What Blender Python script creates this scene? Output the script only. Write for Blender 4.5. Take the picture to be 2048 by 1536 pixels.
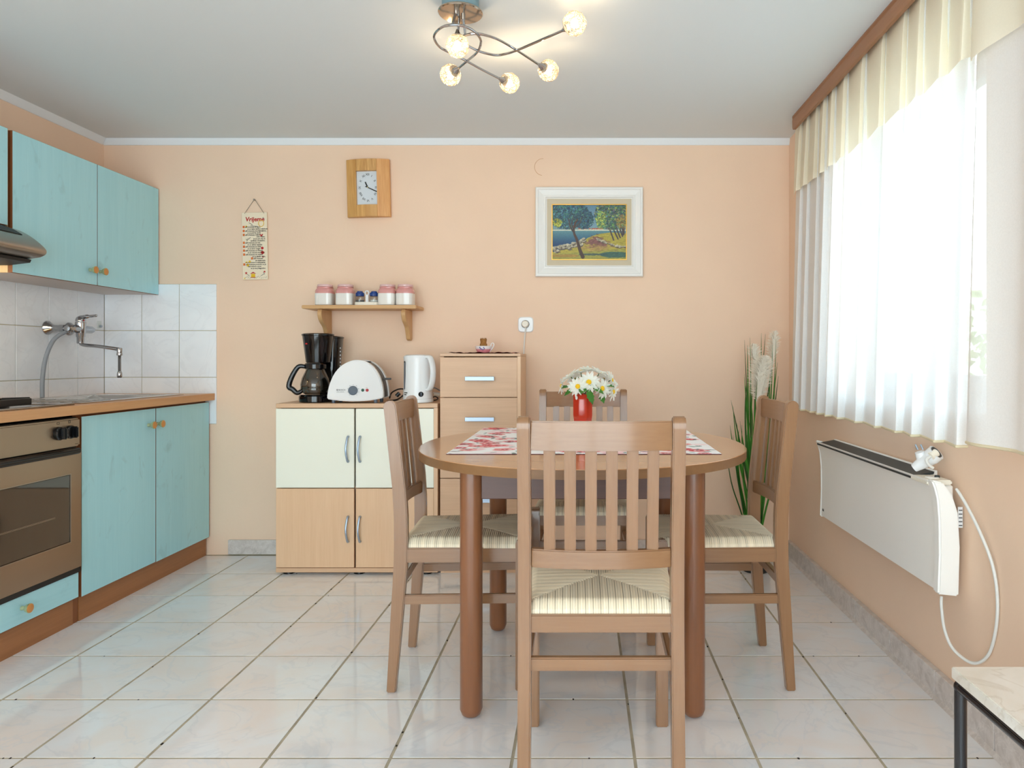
import bpy, bmesh, math, random
import numpy as np
from mathutils import Vector, Matrix

random.seed(7)
rng = np.random.default_rng(11)
PI = math.pi
SC = bpy.context.scene
COL = SC.collection
for _o in list(bpy.data.objects):
    bpy.data.objects.remove(_o)

# ------------------------------------------------------------ camera, sky, exposure
F, CX, CY, H = 1440.0, 1165.0, 720.0, 1.04      # focal length in pixels, principal point, eye height
cam_d = bpy.data.cameras.new('camera')
cam_d.sensor_width = 36.0
cam_d.sensor_fit = 'HORIZONTAL'
cam_d.lens = F / 2048 * 36
cam_d.shift_x = (1024 - CX) / 2048
cam_d.shift_y = (CY - 768) / 2048
cam_d.clip_start = 0.05
cam = bpy.data.objects.new('camera', cam_d)
cam.location = (0, 0, H)
cam.rotation_euler = (PI / 2, 0, 0)
COL.objects.link(cam)
SC.camera = cam

world = bpy.data.worlds.new('sky')
SC.world = world
world.use_nodes = True
wn = world.node_tree
bg = wn.nodes['Background']
tc = wn.nodes.new('ShaderNodeTexCoord')
sx = wn.nodes.new('ShaderNodeSeparateXYZ')
rp = wn.nodes.new('ShaderNodeValToRGB')
rp.color_ramp.elements[0].position = 0.0
rp.color_ramp.elements[0].color = (0.88, 0.95, 1.0, 1)
rp.color_ramp.elements[1].position = 1.0
rp.color_ramp.elements[1].color = (0.70, 0.85, 1.0, 1)
wn.links.new(tc.outputs['Generated'], sx.inputs[0])
wn.links.new(sx.outputs['Z'], rp.inputs[0])
wn.links.new(rp.outputs[0], bg.inputs[0])
bg.inputs[1].default_value = 7.6

def portal(name, loc, rot, sx_, sy_):
    d = bpy.data.lights.new(name, 'AREA')
    d.shape = 'RECTANGLE'
    d.size, d.size_y = sx_, sy_
    d.cycles.is_portal = True
    o = bpy.data.objects.new(name, d)
    o.location, o.rotation_euler = loc, rot
    COL.objects.link(o)

portal('daylight_portal_right', (1.40, 2.54, 1.45), (0, PI / 2, 0), 1.2, 1.2)
portal('daylight_portal_front', (-0.6, -1.86, 1.1), (PI / 2, 0, 0), 3.3, 2.1)

BULB = 190.0          # lamp bulbs
HOOD = 1.6           # cooker hood lamp, watts
SC.view_settings.view_transform = 'Standard'
SC.view_settings.look = 'None'
SC.view_settings.gamma = 1.0
SC.view_settings.use_curve_mapping = False
SC.view_settings.exposure = 0.0
SC.cycles.max_bounces = 10
SC.cycles.diffuse_bounces = 6
SC.cycles.transparent_max_bounces = 12
SC.cycles.caustics_reflective = False
SC.cycles.caustics_refractive = False
SC.cycles.sample_clamp_indirect = 6.0
SC.cycles.use_denoising = True

def P(px, py, d):
    return Vector(((px - CX) * d / F, d, H - (py - CY) * d / F))
def PX(px, d):
    return (px - CX) * d / F
def PZ(py, d):
    return H - (py - CY) * d / F

# ------------------------------------------------------------ materials
def lin(c):
    out = []
    for v in c:
        v = v / 255.0
        out.append(v / 12.92 if v <= 0.04045 else ((v + 0.055) / 1.055) ** 2.4)
    return tuple(out)
def L4(c):
    return (*lin(c), 1.0)

def newmat(name):
    m = bpy.data.materials.new(name)
    m.use_nodes = True
    nt = m.node_tree
    b = nt.nodes['Principled BSDF']
    return m, nt, b

def mat(name, c, rough=0.5, metal=0.0, spec=0.5, emit=None, es=0.0, trans=0.0, bump=0.0, bscale=80.0, var=0.0, vscale=6.0, coat=0.0, alpha=1.0, ior=1.45):
    m, nt, b = newmat(name)
    b.inputs['Base Color'].default_value = L4(c)
    b.inputs['Roughness'].default_value = rough
    b.inputs['Metallic'].default_value = metal
    b.inputs['Specular IOR Level'].default_value = spec
    b.inputs['IOR'].default_value = ior
    b.inputs['Transmission Weight'].default_value = trans
    b.inputs['Coat Weight'].default_value = coat
    b.inputs['Alpha'].default_value = alpha
    if emit:
        b.inputs['Emission Color'].default_value = L4(emit)
        b.inputs['Emission Strength'].default_value = es
    t = nt.nodes.new('ShaderNodeTexCoord')
    if var:
        n = nt.nodes.new('ShaderNodeTexNoise')
        n.inputs['Scale'].default_value = vscale
        n.inputs['Detail'].default_value = 5
        r = nt.nodes.new('ShaderNodeValToRGB')
        lo = lin(c)
        r.color_ramp.elements[0].position = 0.3
        r.color_ramp.elements[0].color = (*[v * (1 - var) for v in lo], 1)
        r.color_ramp.elements[1].position = 0.7
        r.color_ramp.elements[1].color = (*[min(1, v * (1 + var)) for v in lo], 1)
        nt.links.new(t.outputs['Object'], n.inputs['Vector'])
        nt.links.new(n.outputs['Fac'], r.inputs[0])
        nt.links.new(r.outputs[0], b.inputs['Base Color'])
    if bump:
        n2 = nt.nodes.new('ShaderNodeTexNoise')
        n2.inputs['Scale'].default_value = bscale
        n2.inputs['Detail'].default_value = 3
        bp = nt.nodes.new('ShaderNodeBump')
        bp.inputs['Strength'].default_value = bump
        bp.inputs['Distance'].default_value = 0.004
        nt.links.new(t.outputs['Object'], n2.inputs['Vector'])
        nt.links.new(n2.outputs['Fac'], bp.inputs['Height'])
        nt.links.new(bp.outputs[0], b.inputs['Normal'])
    return m

def wood(name, c1, c2, axis='z', scale=1.0, rough=0.35, contrast=1.0, knots=0.0, coat=0.0):
    """grain drawn out along one axis of the object"""
    m, nt, b = newmat(name)
    t = nt.nodes.new('ShaderNodeTexCoord')
    mp = nt.nodes.new('ShaderNodeMapping')
    s = {'x': (1.2, 22, 22), 'y': (22, 1.2, 22), 'z': (22, 22, 1.2)}[axis]
    mp.inputs['Scale'].default_value = [v * scale for v in s]
    n = nt.nodes.new('ShaderNodeTexNoise')
    n.inputs['Scale'].default_value = 1.6
    n.inputs['Detail'].default_value = 6
    n.inputs['Roughness'].default_value = 0.62
    n.inputs['Distortion'].default_value = 0.35
    mp2 = nt.nodes.new('ShaderNodeMapping')
    s2 = {'x': (6, 130, 130), 'y': (130, 6, 130), 'z': (130, 130, 6)}[axis]
    mp2.inputs['Scale'].default_value = [v * scale for v in s2]
    n2 = nt.nodes.new('ShaderNodeTexNoise')
    n2.inputs['Scale'].default_value = 1.5
    n2.inputs['Detail'].default_value = 2
    mx = nt.nodes.new('ShaderNodeMix')
    mx.inputs[0].default_value = 0.35
    r = nt.nodes.new('ShaderNodeValToRGB')
    k = 0.5 * contrast
    r.color_ramp.elements[0].position = 0.5 - 0.22 / max(contrast, .2)
    r.color_ramp.elements[0].color = L4(c1)
    r.color_ramp.elements[1].position = 0.5 + 0.22 / max(contrast, .2)
    r.color_ramp.elements[1].color = L4(c2)
    nt.links.new(t.outputs['Object'], mp.inputs[0])
    nt.links.new(t.outputs['Object'], mp2.inputs[0])
    nt.links.new(mp.outputs[0], n.inputs['Vector'])
    nt.links.new(mp2.outputs[0], n2.inputs['Vector'])
    nt.links.new(n.outputs['Fac'], mx.inputs[2])
    nt.links.new(n2.outputs['Fac'], mx.inputs[3])
    nt.links.new(mx.outputs[0], r.inputs[0])
    col = r.outputs[0]
    if knots:
        mk = nt.nodes.new('ShaderNodeMapping')
        mk.inputs['Scale'].default_value = {'x': (5, 9, 9), 'y': (9, 5, 9), 'z': (9, 9, 5)}[axis]
        nk = nt.nodes.new('ShaderNodeTexNoise')
        nk.inputs['Scale'].default_value = 1.3
        nk.inputs['Detail'].default_value = 3
        nk.inputs['Distortion'].default_value = 1.2
        rk = nt.nodes.new('ShaderNodeValToRGB')
        rk.color_ramp.elements[0].position = 0.63
        rk.color_ramp.elements[0].color = (0, 0, 0, 1)
        rk.color_ramp.elements[1].position = 0.78
        rk.color_ramp.elements[1].color = (knots, knots, knots, 1)
        mm = nt.nodes.new('ShaderNodeMix')
        mm.data_type = 'RGBA'
        mm.inputs[7].default_value = L4([v * 0.72 for v in c1])
        nt.links.new(t.outputs['Object'], mk.inputs[0])
        nt.links.new(mk.outputs[0], nk.inputs['Vector'])
        nt.links.new(nk.outputs['Fac'], rk.inputs[0])
        nt.links.new(rk.outputs[0], mm.inputs[0])
        nt.links.new(col, mm.inputs[6])
        col = mm.outputs[2]
    nt.links.new(col, b.inputs['Base Color'])
    b.inputs['Roughness'].default_value = rough
    b.inputs['Coat Weight'].default_value = coat
    b.inputs['Coat Roughness'].default_value = 0.12
    return m

def vcol(name, rough=0.6, coat=0.0, bump=0.0):
    m, nt, b = newmat(name)
    a = nt.nodes.new('ShaderNodeVertexColor')
    a.layer_name = 'Col'
    nt.links.new(a.outputs[0], b.inputs['Base Color'])
    b.inputs['Roughness'].default_value = rough
    b.inputs['Coat Weight'].default_value = coat
    return m

def tile_mat(name, base, tint, vein, rough, bump, scale, spec=0.5):
    """glazed tile: soft clouds and veins, different on every tile"""
    m, nt, b = newmat(name)
    t = nt.nodes.new('ShaderNodeTexCoord')
    oi = nt.nodes.new('ShaderNodeObjectInfo')
    mu = nt.nodes.new('ShaderNodeMath'); mu.operation = 'MULTIPLY'; mu.inputs[1].default_value = 37.0
    ad = nt.nodes.new('ShaderNodeVectorMath'); ad.operation = 'ADD'
    nt.links.new(oi.outputs['Random'], mu.inputs[0])
    nt.links.new(t.outputs['Object'], ad.inputs[0])
    nt.links.new(mu.outputs[0], ad.inputs[1])
    n = nt.nodes.new('ShaderNodeTexNoise'); n.inputs['Scale'].default_value = scale; n.inputs['Detail'].default_value = 4
    n.inputs['Distortion'].default_value = 0.8
    r = nt.nodes.new('ShaderNodeValToRGB')
    r.color_ramp.elements[0].position = 0.35; r.color_ramp.elements[0].color = L4(base)
    r.color_ramp.elements[1].position = 0.65; r.color_ramp.elements[1].color = L4(tint)
    v = nt.nodes.new('ShaderNodeTexNoise'); v.inputs['Scale'].default_value = scale * 0.8; v.inputs['Detail'].default_value = 6
    v.inputs['Distortion'].default_value = 2.2
    rv = nt.nodes.new('ShaderNodeValToRGB')
    e = rv.color_ramp.elements
    e[0].position = 0.47; e[0].color = (0, 0, 0, 1)
    e[1].position = 0.53; e[1].color = (0, 0, 0, 1)
    e2 = rv.color_ramp.elements.new(0.5); e2.color = (0.5, 0.5, 0.5, 1)
    mm = nt.nodes.new('ShaderNodeMix'); mm.data_type = 'RGBA'
    mm.inputs[7].default_value = L4(vein)
    for q in (n, v):
        nt.links.new(ad.outputs[0], q.inputs['Vector'])
    nt.links.new(n.outputs['Fac'], r.inputs[0]); nt.links.new(v.outputs['Fac'], rv.inputs[0])
    nt.links.new(rv.outputs[0], mm.inputs[0]); nt.links.new(r.outputs[0], mm.inputs[6])
    nt.links.new(mm.outputs[2], b.inputs['Base Color'])
    b.inputs['Roughness'].default_value = rough
    b.inputs['Specular IOR Level'].default_value = spec
    if bump:
        n2 = nt.nodes.new('ShaderNodeTexNoise'); n2.inputs['Scale'].default_value = 38; n2.inputs['Detail'].default_value = 2
        bp = nt.nodes.new('ShaderNodeBump'); bp.inputs['Strength'].default_value = bump; bp.inputs['Distance'].default_value = 0.002
        nt.links.new(ad.outputs[0], n2.inputs['Vector']); nt.links.new(n2.outputs['Fac'], bp.inputs['Height'])
        nt.links.new(bp.outputs[0], b.inputs['Normal'])
    return m

def sheer(name, c, through, transl):
    m = bpy.data.materials.new(name)
    m.use_nodes = True
    nt = m.node_tree
    nt.nodes.clear()
    o = nt.nodes.new('ShaderNodeOutputMaterial')
    d = nt.nodes.new('ShaderNodeBsdfDiffuse'); d.inputs[0].default_value = L4(c)
    tr = nt.nodes.new('ShaderNodeBsdfTranslucent'); tr.inputs[0].default_value = L4(c)
    tp = nt.nodes.new('ShaderNodeBsdfTransparent')
    m1 = nt.nodes.new('ShaderNodeMixShader'); m1.inputs[0].default_value = transl
    m2 = nt.nodes.new('ShaderNodeMixShader')
    # a woven net: fine threads leave gaps
    t = nt.nodes.new('ShaderNodeTexCoord')
    n = nt.nodes.new('ShaderNodeTexNoise'); n.inputs['Scale'].default_value = 240
    r = nt.nodes.new('ShaderNodeMapRange')
    r.inputs[1].default_value = 0.3; r.inputs[2].default_value = 0.7
    r.inputs[3].default_value = through * 0.8; r.inputs[4].default_value = through * 1.2
    nt.links.new(t.outputs['Object'], n.inputs['Vector'])
    nt.links.new(n.outputs['Fac'], r.inputs[0]); nt.links.new(r.outputs[0], m2.inputs[0])
    nt.links.new(d.outputs[0], m1.inputs[1]); nt.links.new(tr.outputs[0], m1.inputs[2])
    nt.links.new(m1.outputs[0], m2.inputs[1]); nt.links.new(tp.outputs[0], m2.inputs[2])
    nt.links.new(m2.outputs[0], o.inputs[0])
    return m

def thin_glass(name, tint=(255, 255, 255), refl=0.08, rough=0.02):
    m = bpy.data.materials.new(name)
    m.use_nodes = True
    nt = m.node_tree
    nt.nodes.clear()
    o = nt.nodes.new('ShaderNodeOutputMaterial')
    tp = nt.nodes.new('ShaderNodeBsdfTransparent'); tp.inputs[0].default_value = L4(tint)
    g = nt.nodes.new('ShaderNodeBsdfGlossy'); g.inputs['Roughness'].default_value = rough
    lw = nt.nodes.new('ShaderNodeLayerWeight')
    fr = nt.nodes.new('ShaderNodeMath'); fr.operation = 'POWER'; fr.inputs[1].default_value = 4.0
    nt.links.new(lw.outputs['Facing'], fr.inputs[0])
    ad = nt.nodes.new('ShaderNodeMath'); ad.operation = 'ADD'; ad.inputs[1].default_value = refl; ad.use_clamp = True
    mx = nt.nodes.new('ShaderNodeMixShader')
    nt.links.new(fr.outputs[0], ad.inputs[0]); nt.links.new(ad.outputs[0], mx.inputs[0])
    nt.links.new(tp.outputs[0], mx.inputs[1]); nt.links.new(g.outputs[0], mx.inputs[2])
    nt.links.new(mx.outputs[0], o.inputs[0])
    return m

M = {}
M['wall'] = mat('peach wall paint', (240, 210, 185), 0.85, spec=0.25, bump=0.12, bscale=60, var=0.03, vscale=2.2)
M['ceiling'] = mat('white ceiling paint', (223, 230, 234), 0.9, spec=0.2, bump=0.1, bscale=40)
M['trim'] = mat('white cornice paint', (232, 236, 240), 0.8, spec=0.2, bump=0.2, bscale=45)
M['grout'] = mat('sandy floor grout', (180, 170, 150), 0.9, var=0.2, vscale=14, spec=0.2)
M['floor_tile'] = tile_mat('pale marbled floor tile', (238, 242, 247), (240, 233, 230), (222, 226, 232), 0.07, 0.10, 4.0, spec=1.0)
M['wall_tile'] = tile_mat('white glazed wall tile', (244, 247, 251), (238, 241, 246), (232, 235, 240), 0.14, 0.05, 5)
M['tile_grout'] = mat('beige tile grout', (186, 176, 146), 0.9, spec=0.2)
M['skirting'] = tile_mat('grey skirting tile', (216, 207, 202), (194, 184, 178), (228, 221, 216), 0.35, 0.1, 22)
M['teal_z'] = wood('teal laminate upright grain', (164, 220, 232), (182, 232, 242), 'z', 0.55, 0.45, 0.8, knots=0.3)
M['teal_y'] = wood('teal laminate level grain', (164, 220, 232), (182, 232, 242), 'y', 0.55, 0.45, 0.8, knots=0.25)
M['brown_edge'] = mat('brown door edge', (134, 80, 44), 0.5)
M['plinth'] = wood('orange brown plinth laminate', (150, 98, 58), (172, 116, 72), 'y', 0.7, 0.45)
M['carcass'] = mat('grey white cabinet laminate', (206, 196, 190), 0.5)
M['light_side'] = wood('pale pine cabinet side', (226, 190, 140), (238, 206, 160), 'z', 0.8, 0.45)
M['worktop'] = wood('beech worktop laminate', (196, 142, 94), (216, 166, 118), 'y', 0.8, 0.35)
M['brass'] = mat('pale brass', (226, 216, 170), 0.25, metal=0.85)
M['knob_wood'] = mat('orange wood cap', (206, 140, 76), 0.4)
M['steel'] = mat('brushed steel', (176, 168, 158), 0.32, metal=1.0)
M['sink_steel'] = mat('sink steel', (190, 186, 182), 0.22, metal=1.0)
M['oven_steel'] = mat('warm oven steel', (168, 150, 132), 0.34, metal=1.0)
M['chrome'] = mat('chrome', (176, 177, 180), 0.09, metal=1.0)
M['alu'] = mat('brushed aluminium', (168, 182, 200), 0.42, metal=0.9)
M['black'] = mat('black plastic', (16, 16, 18), 0.25)
M['black_gloss'] = mat('glossy black plastic', (5, 5, 8), 0.07, spec=0.5, coat=0.15)
M['dark_metal'] = mat('dark enamelled iron', (28, 24, 22), 0.4)
M['oven_glass'] = mat('dark oven glass', (44, 36, 30), 0.05, spec=0.8, coat=0.6)
M['grey_hose'] = mat('grey hose', (140, 146, 154), 0.45)
M['white_plastic'] = mat('white plastic', (236, 238, 240), 0.22)
M['cream_plastic'] = mat('cream plastic', (238, 232, 218), 0.4)
M['beech_z'] = wood('beech laminate upright grain', (222, 180, 142), (232, 194, 158), 'z', 0.8, 0.4)
M['beech_x'] = wood('beech laminate level grain', (206, 166, 132), (220, 182, 148), 'x', 0.8, 0.4)
M['ivory'] = mat('ivory lacquer', (240, 240, 226), 0.3)
M['pine_x'] = wood('pine shelf board', (196, 150, 98), (216, 172, 120), 'x', 0.9, 0.45)
M['pine_z'] = wood('pine bracket', (200, 156, 106), (216, 174, 124), 'z', 0.9, 0.45)
M['ash_a'] = wood('honey wood with bands', (192, 138, 72), (222, 172, 106), 'z', 1.3, 0.4, 1.5)
M['ash_b'] = wood('reddish honey wood', (206, 142, 80), (228, 172, 112), 'z', 1.3, 0.4, 1.5)
M['ash_x'] = wood('striped honey wood', (176, 120, 60), (224, 176, 110), 'z', 1.7, 0.4, 1.8)
M['chair_z'] = wood('varnished beech upright', (134, 95, 62), (151, 110, 75), 'z', 0.9, 0.28, coat=0.35)
M['chair_x'] = wood('varnished beech crosswise', (134, 95, 62), (151, 110, 75), 'x', 0.9, 0.28, coat=0.35)
M['chair_y'] = wood('varnished beech lengthwise', (134, 95, 62), (151, 110, 75), 'y', 0.9, 0.28, coat=0.35)
M['table_top'] = wood('glossy beech table top', (188, 140, 100), (202, 156, 116), 'x', 0.5, 0.12, 0.8, coat=0.2)
M['table_edge'] = wood('beech table edge', (122, 86, 54), (138, 100, 64), 'x', 0.5, 0.4, 0.8)
M['table_leg'] = wood('reddish table leg', (122, 76, 47), (138, 88, 55), 'z', 0.6, 0.3, coat=0.25)
M['apron'] = wood('dark table apron', (84, 54, 46), (100, 66, 54), 'x', 0.7, 0.4)
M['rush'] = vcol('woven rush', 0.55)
M['painted'] = vcol('oil paint', 0.45)
M['printed'] = vcol('printed cotton', 0.85)
M['linen'] = mat('linen mount', (206, 194, 170), 0.9, bump=0.2, bscale=400)
M['frame_white'] = mat('white lacquered frame', (236, 236, 234), 0.18, coat=0.3)
M['gold'] = mat('gold slip', (214, 168, 84), 0.35, metal=0.6)
M['red_glass'] = mat('red glass', (244, 76, 50), 0.06, trans=0.5, spec=0.6, coat=0.5)
M['petal'] = sheer('white petal', (248, 250, 244), 0.0, 0.4)
M['yellow'] = mat('yellow flower centre', (236, 190, 30), 0.8, bump=0.4, bscale=300)
M['leaf'] = mat('green leaf', (60, 118, 38), 0.5, var=0.35, vscale=40)
M['stem'] = mat('green stem', (52, 92, 40), 0.5)
M['grass_a'] = mat('grass blade green', (56, 122, 34), 0.45, var=0.3, vscale=9)
M['grass_b'] = mat('dark grass blade', (38, 84, 26), 0.45, var=0.3, vscale=9)
M['plume'] = mat('cream plume', (250, 242, 228), 0.9)
M['pot'] = mat('black plant pot', (30, 30, 30), 0.5)
M['jar_white'] = mat('white glazed jar', (228, 226, 222), 0.12, coat=0.3)
M['jar_pink'] = mat('pink glazed jar', (214, 150, 146), 0.14, coat=0.3)
M['jar_lid'] = mat('pale pink lid', (226, 190, 188), 0.2)
M['blue_cap'] = mat('blue cap', (24, 60, 128), 0.35)
M['clear'] = thin_glass('clear glass', (236, 240, 240), 0.06)
M['window_glass'] = thin_glass('window glass', (250, 255, 255), 0.02)
M['smoke'] = thin_glass('smoky carafe glass', (150, 146, 138), 0.10)
M['paper'] = mat('cream plaque', (240, 224, 198), 0.7)
M['ink'] = mat('black ink', (30, 26, 24), 0.7)
M['grey_ink'] = mat('grey ink', (90, 90, 92), 0.7)
M['red_ink'] = mat('red ink', (186, 34, 34), 0.7)
M['orange_ink'] = mat('orange red print', (214, 66, 34), 0.7)
M['yellow_ink'] = mat('yellow print', (234, 190, 44), 0.7)
M['green_ink'] = mat('green print', (120, 140, 60), 0.7)
M['white_ink'] = mat('white print', (236, 240, 244), 0.6)
M['string'] = mat('grey string', (140, 128, 110), 0.9)
M['dial'] = mat('clock dial', (214, 222, 230), 0.4)
M['sheer'] = sheer('white sheer curtain', (248, 250, 251), 0.10, 0.23)
M['valance'] = sheer('cream sheer valance', (255, 248, 230), 0.06, 0.36)
M['cord'] = mat('ivory hem cord', (224, 210, 178), 0.8)
M['pelmet'] = wood('brown pelmet', (150, 104, 72), (166, 118, 84), 'y', 0.8, 0.4)
M['heater'] = mat('off white enamel', (248, 246, 242), 0.4)
M['grille'] = mat('dark grey grille', (52, 58, 60), 0.5)
M['marble'] = tile_mat('cream marble', (236, 233, 228), (226, 219, 208), (206, 196, 182), 0.06, 0, 7, spec=1.0)
M['tube'] = mat('black lacquered tube', (18, 18, 24), 0.2, coat=0.5)
M['bulb'] = mat('glowing bulb', (255, 240, 214), 0.4, emit=(255, 222, 178), es=BULB)
M['wire'] = sheer('spun glass wire', (216, 206, 190), 0.1, 0.5)
M['lamp_disc'] = mat('warm chrome disc', (190, 176, 160), 0.12, metal=1.0)
M['lamp_mount'] = mat('blue grey mount', (120, 148, 158), 0.5)
M['hood_lens'] = mat('lit hood lens', (255, 240, 214), 0.4, emit=(255, 214, 150), es=6.0)
M['toast_white'] = mat('glossy white shell', (232, 234, 236), 0.06, coat=0.6)
M['toast_dark'] = mat('dark grey toaster core', (62, 58, 56), 0.35)
M['dial_grey'] = mat('blue grey dial', (86, 98, 112), 0.3)
M['green_btn'] = mat('green button', (20, 84, 66), 0.35)
M['red_btn'] = mat('red button', (172, 44, 50), 0.35)
M['brown_stop'] = mat('brown stopper', (150, 102, 48), 0.7, var=0.3, vscale=120)
M['cup_white'] = mat('white porcelain', (240, 238, 236), 0.15)
M['cup_pink'] = mat('pink porcelain', (232, 160, 168), 0.15)
M['cup_red'] = mat('red porcelain rim', (170, 40, 50), 0.2)
M['violet'] = mat('violet flower print', (88, 90, 160), 0.4)
M['lawn'] = mat('pale terrace', (206, 206, 200), 0.9, var=0.3, vscale=8)
M['hedge'] = mat('hedge leaf', (176, 206, 140), 0.6, var=0.35, vscale=5)
M['bark'] = mat('bark', (96, 76, 58), 0.9)
M['frame_upvc'] = mat('white window frame', (240, 242, 244), 0.3)
M['sticker'] = mat('silver sticker', (214, 212, 206), 0.3)
M['clear_hook'] = mat('clear plastic hook', (222, 230, 228), 0.2)
M['dirt'] = mat('dark crumbs', (48, 40, 32), 0.9)
M['cable_white'] = mat('white cable', (226, 226, 222), 0.4)
M['hood_dark'] = mat('dark hood strip', (28, 24, 23), 0.5)
M['wash'] = mat('peach patch rim', (216, 172, 134), 0.9)

# ------------------------------------------------------------ mesh building
class MB:
    def __init__(self):
        self.bm = bmesh.new()
    def _merge(self, b, mtx=None):
        if mtx is not None:
            bmesh.ops.transform(b, matrix=mtx, verts=b.verts)
        me = bpy.data.meshes.new('tmp')
        b.to_mesh(me)
        b.free()
        self.bm.from_mesh(me)
        bpy.data.meshes.remove(me)
        return self
    def _bevel(self, b, off, seg, ang=0.5):
        if off > 0:
            es = [e for e in b.edges if len(e.link_faces) == 2 and e.calc_face_angle(0) > ang]
            if es:
                bmesh.ops.bevel(b, geom=es, offset=off, segments=seg, affect='EDGES', clamp_overlap=True)
    def box(self, x0, x1, y0, y1, z0, z1, bev=0.0, seg=1, mtx=None):
        b = bmesh.new()
        bmesh.ops.create_cube(b, size=1.0)
        for v in b.verts:
            v.co = Vector(((x0 + x1) / 2 + v.co.x * (x1 - x0), (y0 + y1) / 2 + v.co.y * (y1 - y0), (z0 + z1) / 2 + v.co.z * (z1 - z0)))
        self._bevel(b, bev, seg)
        return self._merge(b, mtx)
    def prism(self, poly, axis, a, c, bev=0.0, seg=1, mtx=None):
        b = bmesh.new()
        def co(u, v, t):
            return {'x': (t, u, v), 'y': (u, t, v), 'z': (u, v, t)}[axis]
        v0 = [b.verts.new(co(u, v, a)) for u, v in poly]
        v1 = [b.verts.new(co(u, v, c)) for u, v in poly]
        n = len(poly)
        b.faces.new(v0)
        b.faces.new(v1[::-1])
        for i in range(n):
            b.faces.new((v0[i], v0[(i + 1) % n], v1[(i + 1) % n], v1[i]))
        bmesh.ops.recalc_face_normals(b, faces=b.faces)
        self._bevel(b, bev, seg)
        return self._merge(b, mtx)
    def beam(self, p0, p1, w, t, up=(1, 0, 0), bev=0.0, seg=1):
        p0, p1 = Vector(p0), Vector(p1)
        d = (p1 - p0).normalized()
        s = Vector(up)
        s = (s - d * s.dot(d)).normalized()
        n = d.cross(s)
        b = bmesh.new()
        vs = []
        for p in (p0, p1):
            for i, j in ((-1, -1), (1, -1), (1, 1), (-1, 1)):
                vs.append(b.verts.new(p + s * (i * w / 2) + n * (j * t / 2)))
        b.faces.new(vs[0:4]); b.faces.new(vs[4:8][::-1])
        for i in range(4):
            j = (i + 1) % 4
            b.faces.new((vs[i], vs[j], vs[4 + j], vs[4 + i]))
        bmesh.ops.recalc_face_normals(b, faces=b.faces)
        self._bevel(b, bev, seg)
        return self._merge(b)
    def tube(self, pts, r, seg=8, closed=False, radii=None, mtx=None):
        pts = [Vector(p) for p in pts]
        n = len(pts)
        b = bmesh.new()
        rings = []
        prev = None
        for i, p in enumerate(pts):
            if closed:
                d = (pts[(i + 1) % n] - pts[i - 1])
            else:
                d = pts[min(i + 1, n - 1)] - pts[max(i - 1, 0)]
            d = d.normalized() if d.length > 1e-9 else Vector((0, 0, 1))
            if prev is None:
                a = Vector((0, 0, 1)) if abs(d.z) < 0.9 else Vector((1, 0, 0))
                u = (a - d * a.dot(d)).normalized()
            else:
                u = prev - d * prev.dot(d)
                u = u.normalized() if u.length > 1e-6 else Vector((1, 0, 0))
            prev = u
            w = d.cross(u)
            rr = radii[i] if radii else r
            rings.append([b.verts.new(p + (u * math.cos(2 * PI * k / seg) + w * math.sin(2 * PI * k / seg)) * rr) for k in range(seg)])
        m = n if closed else n - 1
        for i in range(m):
            A, B = rings[i], rings[(i + 1) % n]
            for k in range(seg):
                b.faces.new((A[k], A[(k + 1) % seg], B[(k + 1) % seg], B[k]))
        if not closed:
            b.faces.new(rings[0][::-1])
            b.faces.new(rings[-1])
        bmesh.ops.recalc_face_normals(b, faces=b.faces)
        return self._merge(b, mtx)
    def lathe(self, prof, c=(0, 0, 0), seg=24, axis='z', n=2.0, mtx=None, sx=1.0, sy=1.0, caps=True):
        """prof: (radius, height) up the axis; n > 2 squares the section"""
        b = bmesh.new()
        rings = []
        for r, z in prof:
            ring = []
            for k in range(seg):
                t = 2 * PI * k / seg
                cs, sn = math.cos(t), math.sin(t)
                x = math.copysign(abs(cs) ** (2 / n), cs) * r * sx
                y = math.copysign(abs(sn) ** (2 / n), sn) * r * sy
                if axis == 'z':
                    co = (c[0] + x, c[1] + y, c[2] + z)
                elif axis == 'y':
                    co = (c[0] + x, c[1] + z, c[2] + y)
                else:
                    co = (c[0] + z, c[1] + x, c[2] + y)
                ring.append(b.verts.new(co))
            rings.append(ring)
        for A, B in zip(rings, rings[1:]):
            for k in range(seg):
                b.faces.new((A[k], A[(k + 1) % seg], B[(k + 1) % seg], B[k]))
        if caps:
            if prof[0][0] > 1e-5:
                b.faces.new(rings[0][::-1])
            if prof[-1][0] > 1e-5:
                b.faces.new(rings[-1])
        bmesh.ops.remove_doubles(b, verts=b.verts, dist=1e-6)
        bmesh.ops.recalc_face_normals(b, faces=b.faces)
        return self._merge(b, mtx)
    def sphere(self, c, r, u=16, v=10, sc=(1, 1, 1), mtx=None):
        b = bmesh.new()
        bmesh.ops.create_uvsphere(b, u_segments=u, v_segments=v, radius=r)
        for w in b.verts:
            w.co = Vector((c[0] + w.co.x * sc[0], c[1] + w.co.y * sc[1], c[2] + w.co.z * sc[2]))
        return self._merge(b, mtx)
    def poly(self, pts):
        vs = [self.bm.verts.new(p) for p in pts]
        self.bm.faces.new(vs)
        return self
    def grid(self, fn, nu, nv):
        vs = [[self.bm.verts.new(fn(i / nu, j / nv)) for j in range(nv + 1)] for i in range(nu + 1)]
        for i in range(nu):
            for j in range(nv):
                self.bm.faces.new((vs[i][j], vs[i + 1][j], vs[i + 1][j + 1], vs[i][j + 1]))
        return self
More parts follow.
